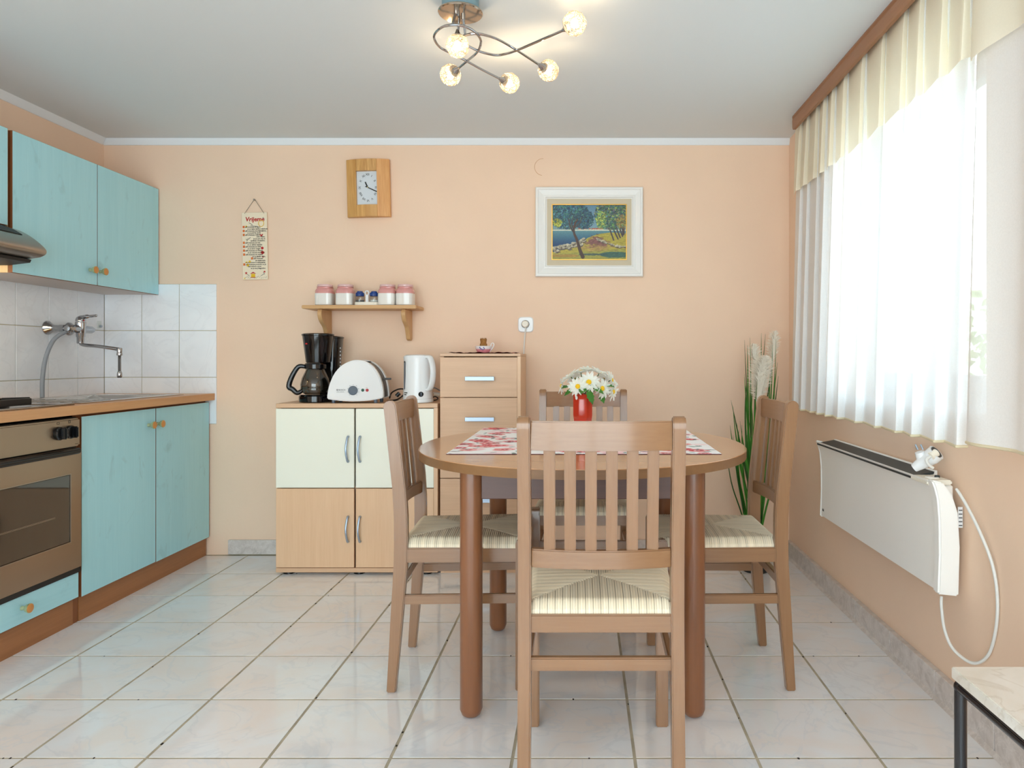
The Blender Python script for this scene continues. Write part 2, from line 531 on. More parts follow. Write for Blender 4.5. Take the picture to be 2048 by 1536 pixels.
    def ring_slab(self, axis, a, b_, outer, holes):
        """a slab between a and b_ on an axis, with one rectangular hole right through; outer, hole = (u0,u1,v0,v1)"""
        hole = holes
        bm = bmesh.new()
        def co(u, v, t):
            return {'x': (t, u, v), 'y': (u, t, v), 'z': (u, v, t)}[axis]
        def rect(r, t):
            u0, u1, v0, v1 = r
            return [bm.verts.new(co(u, v, t)) for u, v in ((u0, v0), (u1, v0), (u1, v1), (u0, v1))]
        oa, ob, ha, hb = rect(outer, a), rect(outer, b_), rect(hole, a), rect(hole, b_)
        for i in range(4):
            j = (i + 1) % 4
            bm.faces.new((oa[i], oa[j], ha[j], ha[i]))
            bm.faces.new((ob[i], ob[j], hb[j], hb[i]))
            bm.faces.new((oa[i], oa[j], ob[j], ob[i]))
            bm.faces.new((ha[i], ha[j], hb[j], hb[i]))
        bmesh.ops.recalc_face_normals(bm, faces=bm.faces)
        return self._merge(bm)
    def text(self, s, size, mtx, align='LEFT', depth=0.0, shear=0.0, res=2, bold=0.0):
        cu = bpy.data.curves.new('t', 'FONT')
        cu.body = s
        cu.size = size
        cu.align_x = align
        cu.shear = shear
        cu.offset = bold
        cu.resolution_u = res
        cu.extrude = depth
        o = bpy.data.objects.new('t', cu)
        COL.objects.link(o)
        bpy.context.view_layer.update()
        me = bpy.data.meshes.new_from_object(o.evaluated_get(bpy.context.evaluated_depsgraph_get()))
        me.transform(mtx)
        self.bm.from_mesh(me)
        bpy.data.meshes.remove(me)
        bpy.data.objects.remove(o)
        bpy.data.curves.remove(cu)
        return self
    def mesh(self, name, m, off=None, smooth=True):
        bm = self.bm
        if off is not None:
            bmesh.ops.translate(bm, vec=-Vector(off), verts=bm.verts)
        for f in bm.faces:
            f.smooth = smooth
        if smooth:
            for e in bm.edges:
                if len(e.link_faces) == 2 and e.calc_face_angle(0) > 0.6:
                    e.smooth = False
        me = bpy.data.meshes.new(name)
        bm.to_mesh(me)
        bm.free()
        if m is not None:
            me.materials.append(m)
        return me
    def build(self, name, m, parent=None, local=False, label=None, kind=None, smooth=True):
        off = None
        if parent is not None and not local:
            off = Vector((0, 0, 0))
            p = parent
            while p is not None:
                off += p.location
                p = p.parent
        me = self.mesh(name, m, off, smooth)
        o = bpy.data.objects.new(name, me)
        COL.objects.link(o)
        if parent is not None:
            o.parent = parent
        if label:
            o['label'] = label
        if kind:
            o['kind'] = kind
        return o

def T(name, label, cat, loc, rz=0.0, group=None, rot=None):
    o = bpy.data.objects.new(name, None)
    o.empty_display_size = 0.05
    COL.objects.link(o)
    o.location = loc
    o.rotation_euler = rot if rot else (0, 0, rz)
    o['label'] = label
    o['category'] = cat
    if group:
        o['group'] = group
    return o
def tag(o, label, cat, group=None):
    o['label'] = label
    o['category'] = cat
    if group:
        o['group'] = group
    return o
def copy_tree(o, parent=None):
    c = o.copy()
    COL.objects.link(c)
    if parent is not None:
        c.parent = parent
    for ch in list(o.children):
        copy_tree(ch, c)
    return c
def place(me, name, parent, loc, rot=(0, 0, 0)):
    o = bpy.data.objects.new(name, me)
    COL.objects.link(o)
    o.parent = parent
    o.location = loc
    o.rotation_euler = rot
    return o
def canvas(name, img, fn, m, parent=None, local=False, thick=None):
    """img: rows x columns x 3 in linear colour, row 0 at the top; fn(u, v) gives the point"""
    ny, nx = img.shape[:2]
    vs = [fn(i / nx, 1 - j / ny) for j in range(ny + 1) for i in range(nx + 1)]
    if parent is not None and not local:
        off = Vector((0, 0, 0)); p = parent
        while p is not None:
            off += p.location; p = p.parent
        vs = [Vector(v) - off for v in vs]
    w = nx + 1
    fs = [(j * w + i, (j + 1) * w + i, (j + 1) * w + i + 1, j * w + i + 1) for j in range(ny) for i in range(nx)]
    me = bpy.data.meshes.new(name)
    me.from_pydata([tuple(v) for v in vs], [], fs)
    at = me.color_attributes.new('Col', 'FLOAT_COLOR', 'CORNER')
    c = np.ones((ny * nx, 4, 4), dtype=np.float32)
    c[:, :, :3] = img.reshape(-1, 1, 3)
    at.data.foreach_set('color', c.ravel())
    me.materials.append(m)
    o = bpy.data.objects.new(name, me)
    COL.objects.link(o)
    if parent is not None:
        o.parent = parent
    return o
def spline(pts, n=8, closed=False):
    """Catmull-Rom through the points"""
    pts = [Vector(p) for p in pts]
    out = []
    m = len(pts)
    rg = range(m) if closed else range(m - 1)
    for i in rg:
        if closed:
            p0, p1, p2, p3 = pts[i - 1], pts[i], pts[(i + 1) % m], pts[(i + 2) % m]
        else:
            p0, p1, p2, p3 = pts[max(i - 1, 0)], pts[i], pts[i + 1], pts[min(i + 2, m - 1)]
        for k in range(n):
            t = k / n
            out.append(0.5 * ((2 * p1) + (p2 - p0) * t + (2 * p0 - 5 * p1 + 4 * p2 - p3) * t * t + (3 * p1 - p0 - 3 * p2 + p3) * t ** 3))
    if not closed:
        out.append(pts[-1])
    return out
WALLTEXT = Matrix.Rotation(PI / 2, 4, 'X')      # text standing upright, facing the camera
def on_wall(x, y, z):
    return Matrix.Translation((x, y, z)) @ WALLTEXT

# ------------------------------------------------------------ the room
XL, XR, YB, YF, ZC = -2.559, 1.105, 3.85, -1.70, 2.222
def structure(name, mb, m):
    o = mb.build(name, m)
    o['kind'] = 'structure'
    return o
floor = structure('floor', MB().box(-2.7, 1.36, YF - .12, 3.97, -.12, -.0012), M['grout'])
wall_back = structure('wall_back', MB().box(-2.7, 1.36, YB, 3.97, -.12, ZC + .1), M['wall'])
wall_left = structure('wall_left', MB().box(-2.70, XL, YF - .12, YB, -.12, ZC + .1), M['wall'])
WY0, WY1, WZ0, WZ1 = 1.97, 3.10, 0.86, 2.03
wall_right = structure('wall_right', MB().ring_slab('x', XR, 1.36, (YF - .12, YB, -.12, ZC + .1), (WY0, WY1, WZ0, WZ1)), M['wall'])
DX0, DX1, DZ1 = -2.2, 0.95, 2.12
wall_front = structure('wall_front', MB().ring_slab('y', YF - .12, YF, (XL, XR, -.12, ZC + .1), (DX0, DX1, 0.02, DZ1)), M['wall'])
ceiling = structure('ceiling', MB().box(-2.7, 1.36, YF - .12, 3.97, ZC, ZC + .1), M['ceiling'])
# painted cornice strips
structure('trim_1', MB().prism([(YB, ZC), (YB - .016, ZC), (YB - .012, ZC - .014), (YB - .004, ZC - .033), (YB, ZC - .034)], 'x', XL, XR), M['trim'])
structure('trim_2', MB().prism([(XL, ZC), (XL + .022, ZC), (XL + .014, ZC - .016), (XL + .004, ZC - .034), (XL, ZC - .035)], 'y', YF, YB - .016), M['trim'])

# floor tiles, each one a piece
TX, TY = .319, .3245
tile_me = MB().box(-(TX - .0085) / 2, (TX - .0085) / 2, -(TY - .0085) / 2, (TY - .0085) / 2, -.004, 0).mesh('tile', M['floor_tile'], smooth=False)
for i in range(-5, 5):
    for j in range(-10, 6):
        place(tile_me, 'tile', floor, (-.5017 + TX * (i + .5), 1.881 + TY * (j + .5), 0), (0, 0, random.choice((0, PI))))
# crumbs of dirt in the joints
mb = MB()
for _ in range(80):
    if random.random() < .6:
        x = -.5017 + TX * random.randint(-4, 4) + random.uniform(-.002, .002); y = random.uniform(1.5, 3.7)
    else:
        y = 1.881 + TY * random.randint(-1, 5) + random.uniform(-.002, .002); x = random.uniform(-1.9, 1.05)
    s = random.uniform(.0012, .0028)
    mb.box(x - s, x + s, y - s * 1.6, y + s * 1.6, -.0012, .0002)
o = mb.build('grout_dirt', M['dirt'], floor); o['kind'] = 'stuff'

# backsplash tiles on two walls
bz = [.698, .9473, 1.1966, 1.446]
MB().box(XL, XL + .003, 2.45, YB, .698, 1.446).build('grout_bed', M['tile_grout'], wall_left)
MB().box(XL, -1.957, YB - .003, YB, .698, 1.446).build('grout_bed', M['tile_grout'], wall_back)
tl = MB().box(0, .007, -.0985, .0985, -.1232, .1232, .0015).mesh('tile', M['wall_tile'], smooth=False)
tb = MB().box(-.0985, .0985, -.007, 0, -.1232, .1232, .0015).mesh('tile', M['wall_tile'], smooth=False)
for r in range(3):
    zc = (bz[r] + bz[r + 1]) / 2
    for k in range(7):
        place(tl, 'tile', wall_left, (XL, YB - .007 - .2 * k - .1 , zc))
    for k in range(3):
        place(tb, 'tile', wall_back, (XL + .007 + .2 * k + .0985, YB, zc))

# skirting tiles
bb = MB().box(-1.89, XR - .013, YB - .006, YB, 0, .078).build('baseboard_back', M['tile_grout']); bb['kind'] = 'structure'
sk = MB().box(-.159, .159, -.014, 0, .004, .08, .001).mesh('tile', M['skirting'], smooth=False)
for k in range(9):
    place(sk, 'tile', bb, (-1.89 + .16 + .3215 * k, YB, 0))
br = MB().box(XR - .006, XR, YF, YB - .014, 0, .078).build('baseboard_right', M['tile_grout']); br['kind'] = 'structure'
sr = MB().box(-.02, 0, -.1595, .1595, .004, .082, .001).mesh('tile', M['skirting'], smooth=False)
for k in range(10):
    place(sr, 'tile', br, (XR, YB - .016 - .162 - .3225 * k, 0))
MB().prism([(XR - .02, 0), (XR - .032, 0.0), (XR - .02, .010)], 'y', .7, YB - .02).build('mortar_fillet', M['skirting'], br)

# a round patch and a crack left in the plaster
pts = [(-.211 + .045 * math.cos(a), YB, 2.072 + .045 * math.sin(a)) for a in np.linspace(math.radians(88), math.radians(262), 24)]
MB().tube(pts, .0016, 5).build('plaster_rim', M['wash'], wall_back)

# window in the right wall
win = T('window_1', 'white framed window', 'window', (1.28, (WY0 + WY1) / 2, WZ0))
del win['label'], win['category']
win['kind'] = 'structure'
wym = (WY0 + WY1) / 2
MB().ring_slab('x', 1.25, 1.31, (WY0, WY1, WZ0 + .03, WZ1), (WY0 + .05, WY1 - .05, WZ0 + .08, WZ1 - .05)).build('window_frame', M['frame_upvc'], win)
MB().box(1.24, 1.30, wym - .04, wym + .04, WZ0 + .08, WZ1 - .05, .004).build('mullion', M['frame_upvc'], win)
MB().box(XR - .02, 1.26, WY0 + .002, WY1 - .002, WZ0, WZ0 + .03, .006).build('window_sill', M['frame_upvc'], win)
for a, b_ in ((WY0 + .05, wym - .04), (wym + .04, WY1 - .05)):
    MB().ring_slab('x', 1.255, 1.30, (a, b_, WZ0 + .08, WZ1 - .05), (a + .05, b_ - .05, WZ0 + .13, WZ1 - .10)).build('sash', M['frame_upvc'], win)
    MB().box(1.276, 1.280, a + .05, b_ - .05, WZ0 + .13, WZ1 - .10).build('pane', M['window_glass'], win)

# glazed doors behind the camera: their light falls into the room
dr = T('door_1', 'glazed door', 'door', ((DX0 + DX1) / 2, YF - .06, .02))
del dr['label'], dr['category']
dr['kind'] = 'structure'
MB().ring_slab('y', YF - .09, YF - .03, (DX0, DX1, .02, DZ1), (DX0 + .06, DX1 - .06, .08, DZ1 - .06)).build('door_frame', M['frame_upvc'], dr)
for k in range(1, 3):
    xx = DX0 + (DX1 - DX0) * k / 3
    MB().box(xx - .05, xx + .05, YF - .085, YF - .035, .08, DZ1 - .06).build('mullion', M['frame_upvc'], dr)
for k in range(3):
    a = DX0 + (DX1 - DX0) * k / 3 + .05; b_ = DX0 + (DX1 - DX0) * (k + 1) / 3 - .05
    MB().box(a, b_, YF - .062, YF - .058, .08, DZ1 - .06).build('pane', M['window_glass'], dr)

# a little of the garden beyond the window
g = structure('ground', MB().box(1.40, 9, -3, 9, -.3, -.15), M['lawn'])
sh = T('garden_shrub', 'leafy green shrub outside, seen faintly through the gap between the curtains', 'shrub', (3.0, 4.3, -.15))
MB().tube([(3.0, 4.3, -.15), (3.0, 4.28, .4), (3.05, 4.3, .9)], .04, 7).build('trunk', M['bark'], sh)
mb = MB()
for _ in range(1500):
    v = Vector(rng.normal(size=3)); v = v / v.length * (random.random() ** .4)
    c = Vector((3.0 + v.x * .75, 4.3 + v.y * .8, 1.0 + v.z * .75))
    a = Vector(rng.normal(size=3)).normalized() * .06; q = Vector(rng.normal(size=3)).normalized() * .035
    mb.poly([c - a, c + q, c + a, c - q])
o = mb.build('foliage', M['hedge'], sh); o['kind'] = 'stuff'

# ------------------------------------------------------------ kitchen along the left wall
XB = -1.989          # front of the base doors
def knob(parent, x, y, z):
    MB().lathe([(.008, 0), (.007, .012), (.014, .019), (.0170, .027), (.0170, .031)], (x, y, z), 18, 'x').build('knob', M['brass'], parent)
    MB().lathe([(.0152, .030), (.0152, .0325), (.0125, .0335)], (x, y, z), 18, 'x').build('knob_cap', M['knob_wood'], parent, label='orange wood knob cap')
def front(parent, name, x, y0, y1, z0, z1, m, t=.018):
    """a brown edged slab with a teal face"""
    d = MB().box(x - .0012, x, y0 + .001, y1 - .001, z0 + .001, z1 - .001).build(name, m, parent)
    MB().box(x - t, x - .0012, y0, y1, z0, z1).build('edge_band', M['brown_edge'], d)
    return d

wc = T('wall_cabinet', 'wide teal two-door kitchen wall cabinet above the sink and tap', 'cabinet', (-2.41, 3.35, 1.388), group='teal kitchen units')
MB().box(-2.551, -2.281, 2.875, 3.841, 1.3885, 1.952).build('body', M['carcass'], wc)
MB().box(-2.551, -2.281, 2.857, 2.875, 1.388, 1.952).build('side_panel', M['light_side'], wc, label='pale pine side panel')
d1 = front(wc, 'door', -2.262, 2.858, 3.3565, 1.388, 1.952, M['teal_z'])
d2 = front(wc, 'door', -2.262, 3.3595, 3.842, 1.388, 1.952, M['teal_z'])
knob(d1, -2.262, 3.304, 1.4536)
knob(d2, -2.262, 3.373, 1.4536)

hc = T('wall_cabinet', 'short teal wall cabinet above the cooker hood', 'cabinet', (-2.41, 2.545, 1.566), group='teal kitchen units')
MB().box(-2.551, -2.281, 2.24, 2.846, 1.567, 1.952).build('body', M['brown_edge'], hc)
front(hc, 'door', -2.262, 2.241, 2.834, 1.570, 1.952, M['teal_z'])

rh = T('range_hood', 'curved stainless steel cooker hood under the short teal cabinet', 'cooker hood', (-2.4, 2.545, 1.41))
prof = [(-2.551, 1.564), (-2.27, 1.564)] + [(v.x, v.z) for v in spline([(-2.27, 0, 1.564), (-2.225, 0, 1.552), (-2.18, 0, 1.528), (-2.14, 0, 1.497), (-2.118, 0, 1.473), (-2.121, 0, 1.456), (-2.143, 0, 1.445)], 4)] + [(-2.17, 1.441), (-2.19, 1.436), (-2.551, 1.436)]
MB().prism(prof, 'y', 2.25, 2.846, .002).build('hood_body', M['steel'], rh)
MB().prism([(-2.551, 1.4355), (-2.175, 1.4355), (-2.18, 1.424), (-2.262, 1.414), (-2.551, 1.414)], 'y', 2.252, 2.842).build('filter_panel', M['hood_dark'], rh)
ln = MB().box(-2.50, -2.30, 2.40, 2.70, 1.4115, 1.4135).build('lamp_lens', M['hood_lens'], rh)
# switch strip that follows the curve
cs = spline([(-2.245, 0, 1.560), (-2.21, 0, 1.546), (-2.175, 0, 1.525)], 4)
n_ = Vector((.5, 0, .86)) * .0025
MB().prism([(v.x, v.z) for v in cs] + [(v.x + n_.x, v.z + n_.z) for v in cs[::-1]], 'y', 2.25, 2.795, .0006).build('control_strip', M['hood_dark'], rh)
for k in range(6):
    y = 2.655 + .020 * k
    MB().beam((-2.262, y, 1.5650), (-2.222, y + .014, 1.5535), .006, .003, (0, 1, 0)).build('vent_slot', M['black'], rh)
hl = bpy.data.lights.new('hood_lamp', 'POINT'); hl.energy = HOOD; hl.color = (1, .80, .52); hl.shadow_soft_size = .03
ho = bpy.data.objects.new('hood_lamp', hl); ho.location = (-2.40, 2.60, 1.395); COL.objects.link(ho); 

bc = T('base_cabinet', 'teal two-door base cabinet under the sink', 'cabinet', (-2.27, 3.35, 0), group='teal kitchen units')
MB().box(-2.551, -2.0085, 2.852, 3.834, .098, .735).build('body', M['brown_edge'], bc)
MB().box(-2.022, -2.0085, 2.852, 3.834, .7355, .8265).build('front_rail', M['brown_edge'], bc)
MB().box(-2.05, -2.005, 2.868, 3.832, 0, .0975).build('plinth', M['plinth'], bc)
d1 = front(bc, 'door', XB, 2.859, 3.3550, .099, .8155, M['teal_z'])
d2 = front(bc, 'door', XB, 3.3600, 3.836, .097, .8155, M['teal_z'])
knob(d1, XB, 3.297, .742)
knob(d2, XB, 3.364, .742)

ov = T('oven', 'built-in stainless steel oven with a black handle bar and dark window', 'oven', (-2.27, 2.555, .2))
MB().box(-2.551, -2.003, 2.262, 2.848, .2045, .815).build('body', M['hood_dark'], ov)
cp = MB().box(-2.003, -1.978, 2.262, 2.838, .703, .8125, .006, 2).build('control_panel', M['oven_steel'], ov)
for i, (y, z) in enumerate(((2.716, .7625), (2.775, .7625))):
    k = MB().lathe([(.0255, 0), (.0255, .010), (.022, .014), (.020, .0145)], (-1.978, y, z), 22, 'x').build('oven_knob', M['black'], ov)
    MB().box(-1.966, -1.943, y - .006, y + .006, z - .022, z + .022, .004, 2).build('grip', M['black'], k)
    for a in ((.9, 1.9, 2.6, 3.3, 3.9) if i else (.9, 2.5, 3.6)):
        yy, zz = y + .0205 * math.sin(-a), z + .0205 * math.cos(a)
        MB().box(-1.9676, -1.9668, yy - .0032, yy + .0032, zz - .0032, zz + .0032).build('mark', M['white_ink'], k)
MB().ring_slab('x', -1.978, -1.9776, (2.709, 2.723, .7965, .8050), (2.7105, 2.7215, .798, .8035)).build('mark', M['ink'], ov)
MB().ring_slab('x', -1.978, -1.9776, (2.770, 2.781, .7965, .8070), (2.772, 2.779, .7985, .805)).build('mark', M['ink'], ov)
MB().box(-1.978, -1.9776, 2.806, 2.826, .712, .7135).build('mark', M['ink'], ov)
hb = spline([(-1.985, 0, .700), (-1.963, 0, .697), (-1.957, 0, .688), (-1.962, 0, .676), (-1.985, 0, .671)], 4)
MB().prism([(v.x, v.z) for v in hb], 'y', 2.264, 2.812, .002).build('handle', M['black'], ov)
od = MB().ring_slab('x', -2.003, -1.976, (2.262, 2.838, .228, .690), (2.345, 2.778, .338, .598)).build('door', M['oven_steel'], ov)
MB().box(-1.990, -1.9775, 2.344, 2.779, .337, .599, .003).build('window', M['oven_glass'], od)
for z in (.445, .4485):
    MB().box(-1.9775, -1.9770, 2.35, 2.70, z, z + .0012).build('rack_line', M['steel'], od)
MB().ring_slab('x', -1.9765, -1.9745, (2.342, 2.781, .335, .601), (2.3445, 2.7785, .3375, .5985)).build('window_rim', M['steel'], od)
MB().box(-2.003, -1.982, 2.262, 2.842, .206, .228).build('seal', M['black'], ov)

dw = T('base_cabinet', 'narrow teal drawer unit below the oven with one round knob', 'drawer', (-2.27, 2.555, 0), group='teal kitchen units')
MB().box(-2.551, -2.0085, 2.25, 2.849, .098, .199).build('body', M['brown_edge'], dw)
MB().box(-2.05, -2.005, 2.25, 2.832, 0, .0975).build('plinth', M['plinth'], dw)
MB().box(-2.05, -2.008, 2.836, 2.864, 0, .0975).build('plinth_corner', M['brown_edge'], dw)
f1 = front(dw, 'drawer', XB, 2.255, 2.842, .105, .2035, M['teal_y'])
knob(f1, XB, 2.553, .160)

wt = T('worktop', 'long beech worktop over the teal kitchen cabinets', 'worktop', (-2.26, 3.0, .827))
MB().ring_slab('z', .827, .862, (-2.5515, -1.962, 2.22, 3.842), (-2.46, -2.075, 3.20, 3.62)).build('top', M['worktop'], wt)

sk_ = T('kitchen_sink', 'stainless steel inset sink with a ribbed drainer', 'sink', (-2.26, 3.28, .862))
MB().ring_slab('z', .8622, .8665, (-2.505, -2.025, 2.905, 3.655), (-2.452, -2.083, 3.208, 3.612)).build('rim', M['sink_steel'], sk_)
b = MB()
rim = [(-2.452, 3.208), (-2.083, 3.208), (-2.083, 3.612), (-2.452, 3.612)]
low = [(-2.43, 3.23), (-2.105, 3.23), (-2.105, 3.59), (-2.43, 3.59)]
for i in range(4):
    j = (i + 1) % 4
    b.poly([(*rim[i], .8645), (*rim[j], .8645), (*low[j], .74), (*low[i], .74)])
b.poly([(*p, .74) for p in low])
b.build('basin', M['sink_steel'], sk_)
for k in range(8):
    x = -2.43 + .048 * k
    MB().box(x, x + .018, 2.95, 3.17, .8664, .8690, .0012).build('drainer_rib', M['sink_steel'], sk_)

ho_ = T('gas_hob', 'stainless steel gas hob with a black pan support', 'hob', (-2.26, 2.54, .862))
MB().box(-2.50, -2.005, 2.28, 2.845, .8622, .8660, .0015).build('tray', M['sink_steel'], ho_)
MB().ring_slab('z', .866, .8695, (-2.50, -2.005, 2.28, 2.845), (-2.485, -2.022, 2.295, 2.79)).build('tray_rim', M['sink_steel'], ho_)
for bx, by in ((-2.15, 2.63), (-2.37, 2.63)):
    bu = MB().lathe([(.045, 0), (.045, .008), (.034, .012), (.034, .018), (0, .020)], (bx, by, .866), 20).build('burner', M['dark_metal'], ho_)
    g_ = MB()
    for a in range(4):
        t = a * PI / 2 + PI / 4
        cx_, cy_ = math.cos(t), math.sin(t)
        g_.beam((bx + .022 * cx_, by + .022 * cy_, .896), (bx + .105 * cx_, by + .105 * cy_, .896), .007, .010, (-cy_, cx_, 0), .001)
    g_.build('pan_finger', M['dark_metal'], ho_)
    g2 = MB()
    q = .076
    for s in (-1, 1):
        g2.box(bx + s * q - .005, bx + s * q + .005, by - q, by + q, .872, .897, .002)
        g2.box(bx - q, bx + q, by + s * q - .005, by + s * q + .005, .886, .897, .002)
    g2.build('pan_support', M['dark_metal'], ho_)
MB().box(-2.03, -2.018, 2.56, 2.79, .866, .869).build('tray_shade_strip', M['dark_metal'], ho_)  # dark strip standing in for the shadow along the tray rim

# wall tap
tp = T('wall_tap', 'chrome wall-mounted mixer tap with a long swivel spout over the sink', 'tap', (-2.55, 3.505, 1.19))
TXW = XL + .007
for y in (3.432, 3.578):
    MB().lathe([(.033, 0), (.032, .006), (.014, .028), (.0135, .034)], (TXW, y, 1.194), 22, 'x').build('rosette', M['chrome'], tp)
    MB().tube([(TXW + .03, y, 1.194), (-2.452, y, 1.190)], .0135, 14).build('inlet_pipe', M['chrome'], tp)
    MB().lathe([(.018, -.011), (.0185, -.006), (.0185, .006), (.018, .011)], (-2.478, y, 1.191), 6, 'x').build('union_nut', M['chrome'], tp)
MB().lathe([(.0, -.09), (.013, -.088), (.0175, -.08), (.019, -.03), (.021, 0), (.019, .03), (.0175, .08), (.013, .092), (0, .094)], (-2.447, 3.505, 1.190), 20, 'y').build('tap_body', M['chrome'], tp)
MB().lathe([(.0155, -.070), (.0165, -.066), (.0165, -.04), (.019, -.036), (.022, 0), (.0235, .03), (.0225, .036)], (-2.443, 3.505, 1.190), 22).build('cartridge_housing', M['chrome'], tp)
lv = MB().lathe([(.0225, .038), (.0225, .045), (.018, .057), (.008, .064), (0, .065)], (-2.443, 3.505, 1.190), 22)
lv.tube(spline([(-2.455, 3.505, 1.236), (-2.43, 3.500, 1.248), (-2.395, 3.495, 1.252), (-2.352, 3.490, 1.255)], 5), .01, 10, radii=[.012] * 5 + [.0095] * 5 + [.006] * 5 + [.004])
lv.build('lever', M['chrome'], tp)
MB().box(-2.420, -2.4185, 3.490, 3.497, 1.229, 1.235).build('hot_mark', M['red_ink'], tp)
MB().tube(spline([(-2.443, 3.505, 1.122), (-2.425, 3.503, 1.113), (-2.35, 3.500, 1.106), (-2.262, 3.495, 1.094), (-2.247, 3.495, 1.091)], 6), .0085, 12).build('spout', M['chrome'], tp)
MB().lathe([(.011, -.012), (.012, -.006), (.012, .010), (.010, .014)], (-2.247, 3.495, 1.085), 16).build('spout_elbow', M['chrome'], tp)
hp = [(.0085, -.006)]
for k in range(20):
    z = -.012 - .0042 * k
    hp += [(.0062, z), (.0078, z - .0021)]
hp += [(.010, -.100), (.0115, -.106), (.0115, -.122), (.009, -.126)]
MB().lathe(hp, (-2.247, 3.495, 1.080), 14).build('spray_hose', M['chrome'], tp)
MB().lathe([(.0125, -.014), (.0135, -.008), (.0125, -.002)], (-2.247, 3.495, 1.076), 14).build('collar', M['chrome'], tp)

hs = T('water_hose', 'grey hose arching from the tap down to the sink edge', 'hose', P(84, 798, 3.30))
hpts = spline([(-2.455, 3.452, 1.178), (-2.462, 3.425, 1.172), (-2.478, 3.375, 1.135), (-2.485, 3.335, 1.055), (-2.482, 3.310, .96), (-2.476, 3.300, .868)], 8)
MB().tube(hpts, .0092, 12).build('hose_tube', M['grey_hose'], hs)
MB().tube([hpts[0], hpts[4]], .0108, 12).build('hose_end', M['chrome'], hs)

hk = T('wall_hook', 'small clear square hook stuck on the white tiles near the corner', 'hook', (TXW, 3.80, 1.225))
MB().box(TXW, TXW + .002, 3.785, 3.818, 1.207, 1.245, .001).build('hook_plate', M['clear_hook'], hk)
MB().box(TXW + .002, TXW + .012, 3.800, 3.812, 1.212, 1.224, .002).build('peg', M['alu'], hk)

# ------------------------------------------------------------ things on the back wall
ck = T('wall_clock', 'rectangular wooden wall clock with a pale dial on the peach wall', 'clock', (-1.138, YB, 1.952), rot=(0, math.radians(-1.4), 0))
def cy(x):           # bowed front, deepest in the middle
    return -.026 - .022 * (1 - (x / .114) ** 2)
def board(x0, x1, z0, z1, m):
    b = MB()
    xs = np.linspace(x0, x1, 7)
    poly = [(x, cy(x)) for x in xs] + [(x, -.004) for x in xs[::-1]]
    b.prism(poly, 'z', z0, z1, .0012)
    return b.build('board', m, ck, local=True)
board(-.114, -.060, -.1525, .1525, M['ash_a'])
board(.0505, .114, -.1525, .1525, M['ash_b'])
board(-.0597, .0502, .090, .1525, M['ash_x'])
board(-.0597, .0502, -.1525, -.0895, M['ash_a'])
MB().box(-.060, .0505, -.026, -.006, -.090, .0905).build('dial', M['dial'], ck, local=True)
mk = MB()
c0 = (-.002, .004)
for h, s in enumerate(('XII', 'I', 'II', 'III', 'IV', 'V', 'VI', 'VII', 'VIII', 'IX', 'X', 'XI')):
    a = h * PI / 6
    rx, rz = .0435, .070
    x, z = c0[0] + rx * math.sin(a), c0[1] + rz * math.cos(a)
    mtx = Matrix.Translation((x, -.0268, z)) @ Matrix.Rotation(a, 4, 'Y') @ WALLTEXT @ Matrix.Translation((0, -.006, 0))
    mk.text(s, .017, mtx, 'CENTER', .0002)
o = mk.build('numerals', M['ink'], ck, local=True); o['kind'] = 'stuff'
MB().beam((c0[0], -.029, c0[1]), (c0[0] - .0125, -.029, c0[1] + .029), .0065, .001, (1, 0, 0)).build('hour_hand', M['ink'], ck, local=True)
MB().beam((c0[0] - .012, -.030, c0[1] + .006), (c0[0] + .049, -.030, c0[1] - .024), .0048, .001, (0, 0, 1)).build('minute_hand', M['ink'], ck, local=True)
MB().lathe([(.004, 0), (.003, -.004)], (c0[0], -.029, c0[1]), 12, 'y').build('pin', M['brass'], ck, local=True)

pq = T('wall_plaque', 'narrow cream plaque with Vrijeme in red hanging on a string', 'plaque', (-1.747, YB, 1.648), rot=(0, math.radians(-1.0), 0))
PW, PH = .067, .179
MB().box(-PW, PW, -.012, -.005, -PH, PH, .001).build('board', M['paper'], pq, local=True)
MB().tube([(-.052, -.012, PH - .006), (-.0035, -.006, .246), (.0035, -.006, .246), (.052, -.012, PH - .006)], .0012, 5).build('string', M['string'], pq, local=True)
MB().lathe([(.003, .004), (.003, -.010), (.0055, -.011), (.005, -.013)], (0, 0, .247), 10, 'y').build('nail', M['steel'], pq, local=True)
yT = -.0124
MB().text('Vrijeme', .032, on_wall(-.048, yT, .132), 'LEFT', .0002, .12, 2, .0009).build('title', M['red_ink'], pq, local=True)
lines = [(.098, 0, 'ađi vremena za igru,', 1), (.0875, 1, 'to je tajna vječne mladosti.', 0), (.077, 0, 'ađi vremena za prijateljstvo,', 1), (.0665, 1, 'to je put ka sreći.', 0),
         (.056, 0, 'ađi vremena voljeti', 1), (.0455, 2, 'i biti voljen,', 0), (.035, 2, 'to je ono što je', 0), (.0245, 2, 'uzvišeno čovječno.', 0),
         (.014, 0, 'ađi vremena za rad,', 1), (.0035, 1, 'to je cijena uspjeha.', 0), (-.007, 0, 'ađi vremena za misli,', 1), (-.0175, 1, 'to je izvor snage.', 0),
         (-.028, 0, 'ađi vremena za čitanje,', 1), (-.0385, 1, 'to je osnova mudrosti.', 0), (-.049, 0, 'ađi vremena za smijeh,', 1), (-.0595, 2, 'to je glazba duše.', 0),
         (-.070, 3, 'ađi vremena', 1), (-.0805, 2, 'za sanjarenje,', 0), (-.091, 2, 'to te ponese k zvijezdama.', 0),
         (-.1015, 0, 'ađi vremena pomoći, to je', 1), (-.112, 1, 'daš radost u srcu.', 0), (-.1225, 2, 'to je tvoj blagoslov.', 0)]
vb = MB(); ib = []
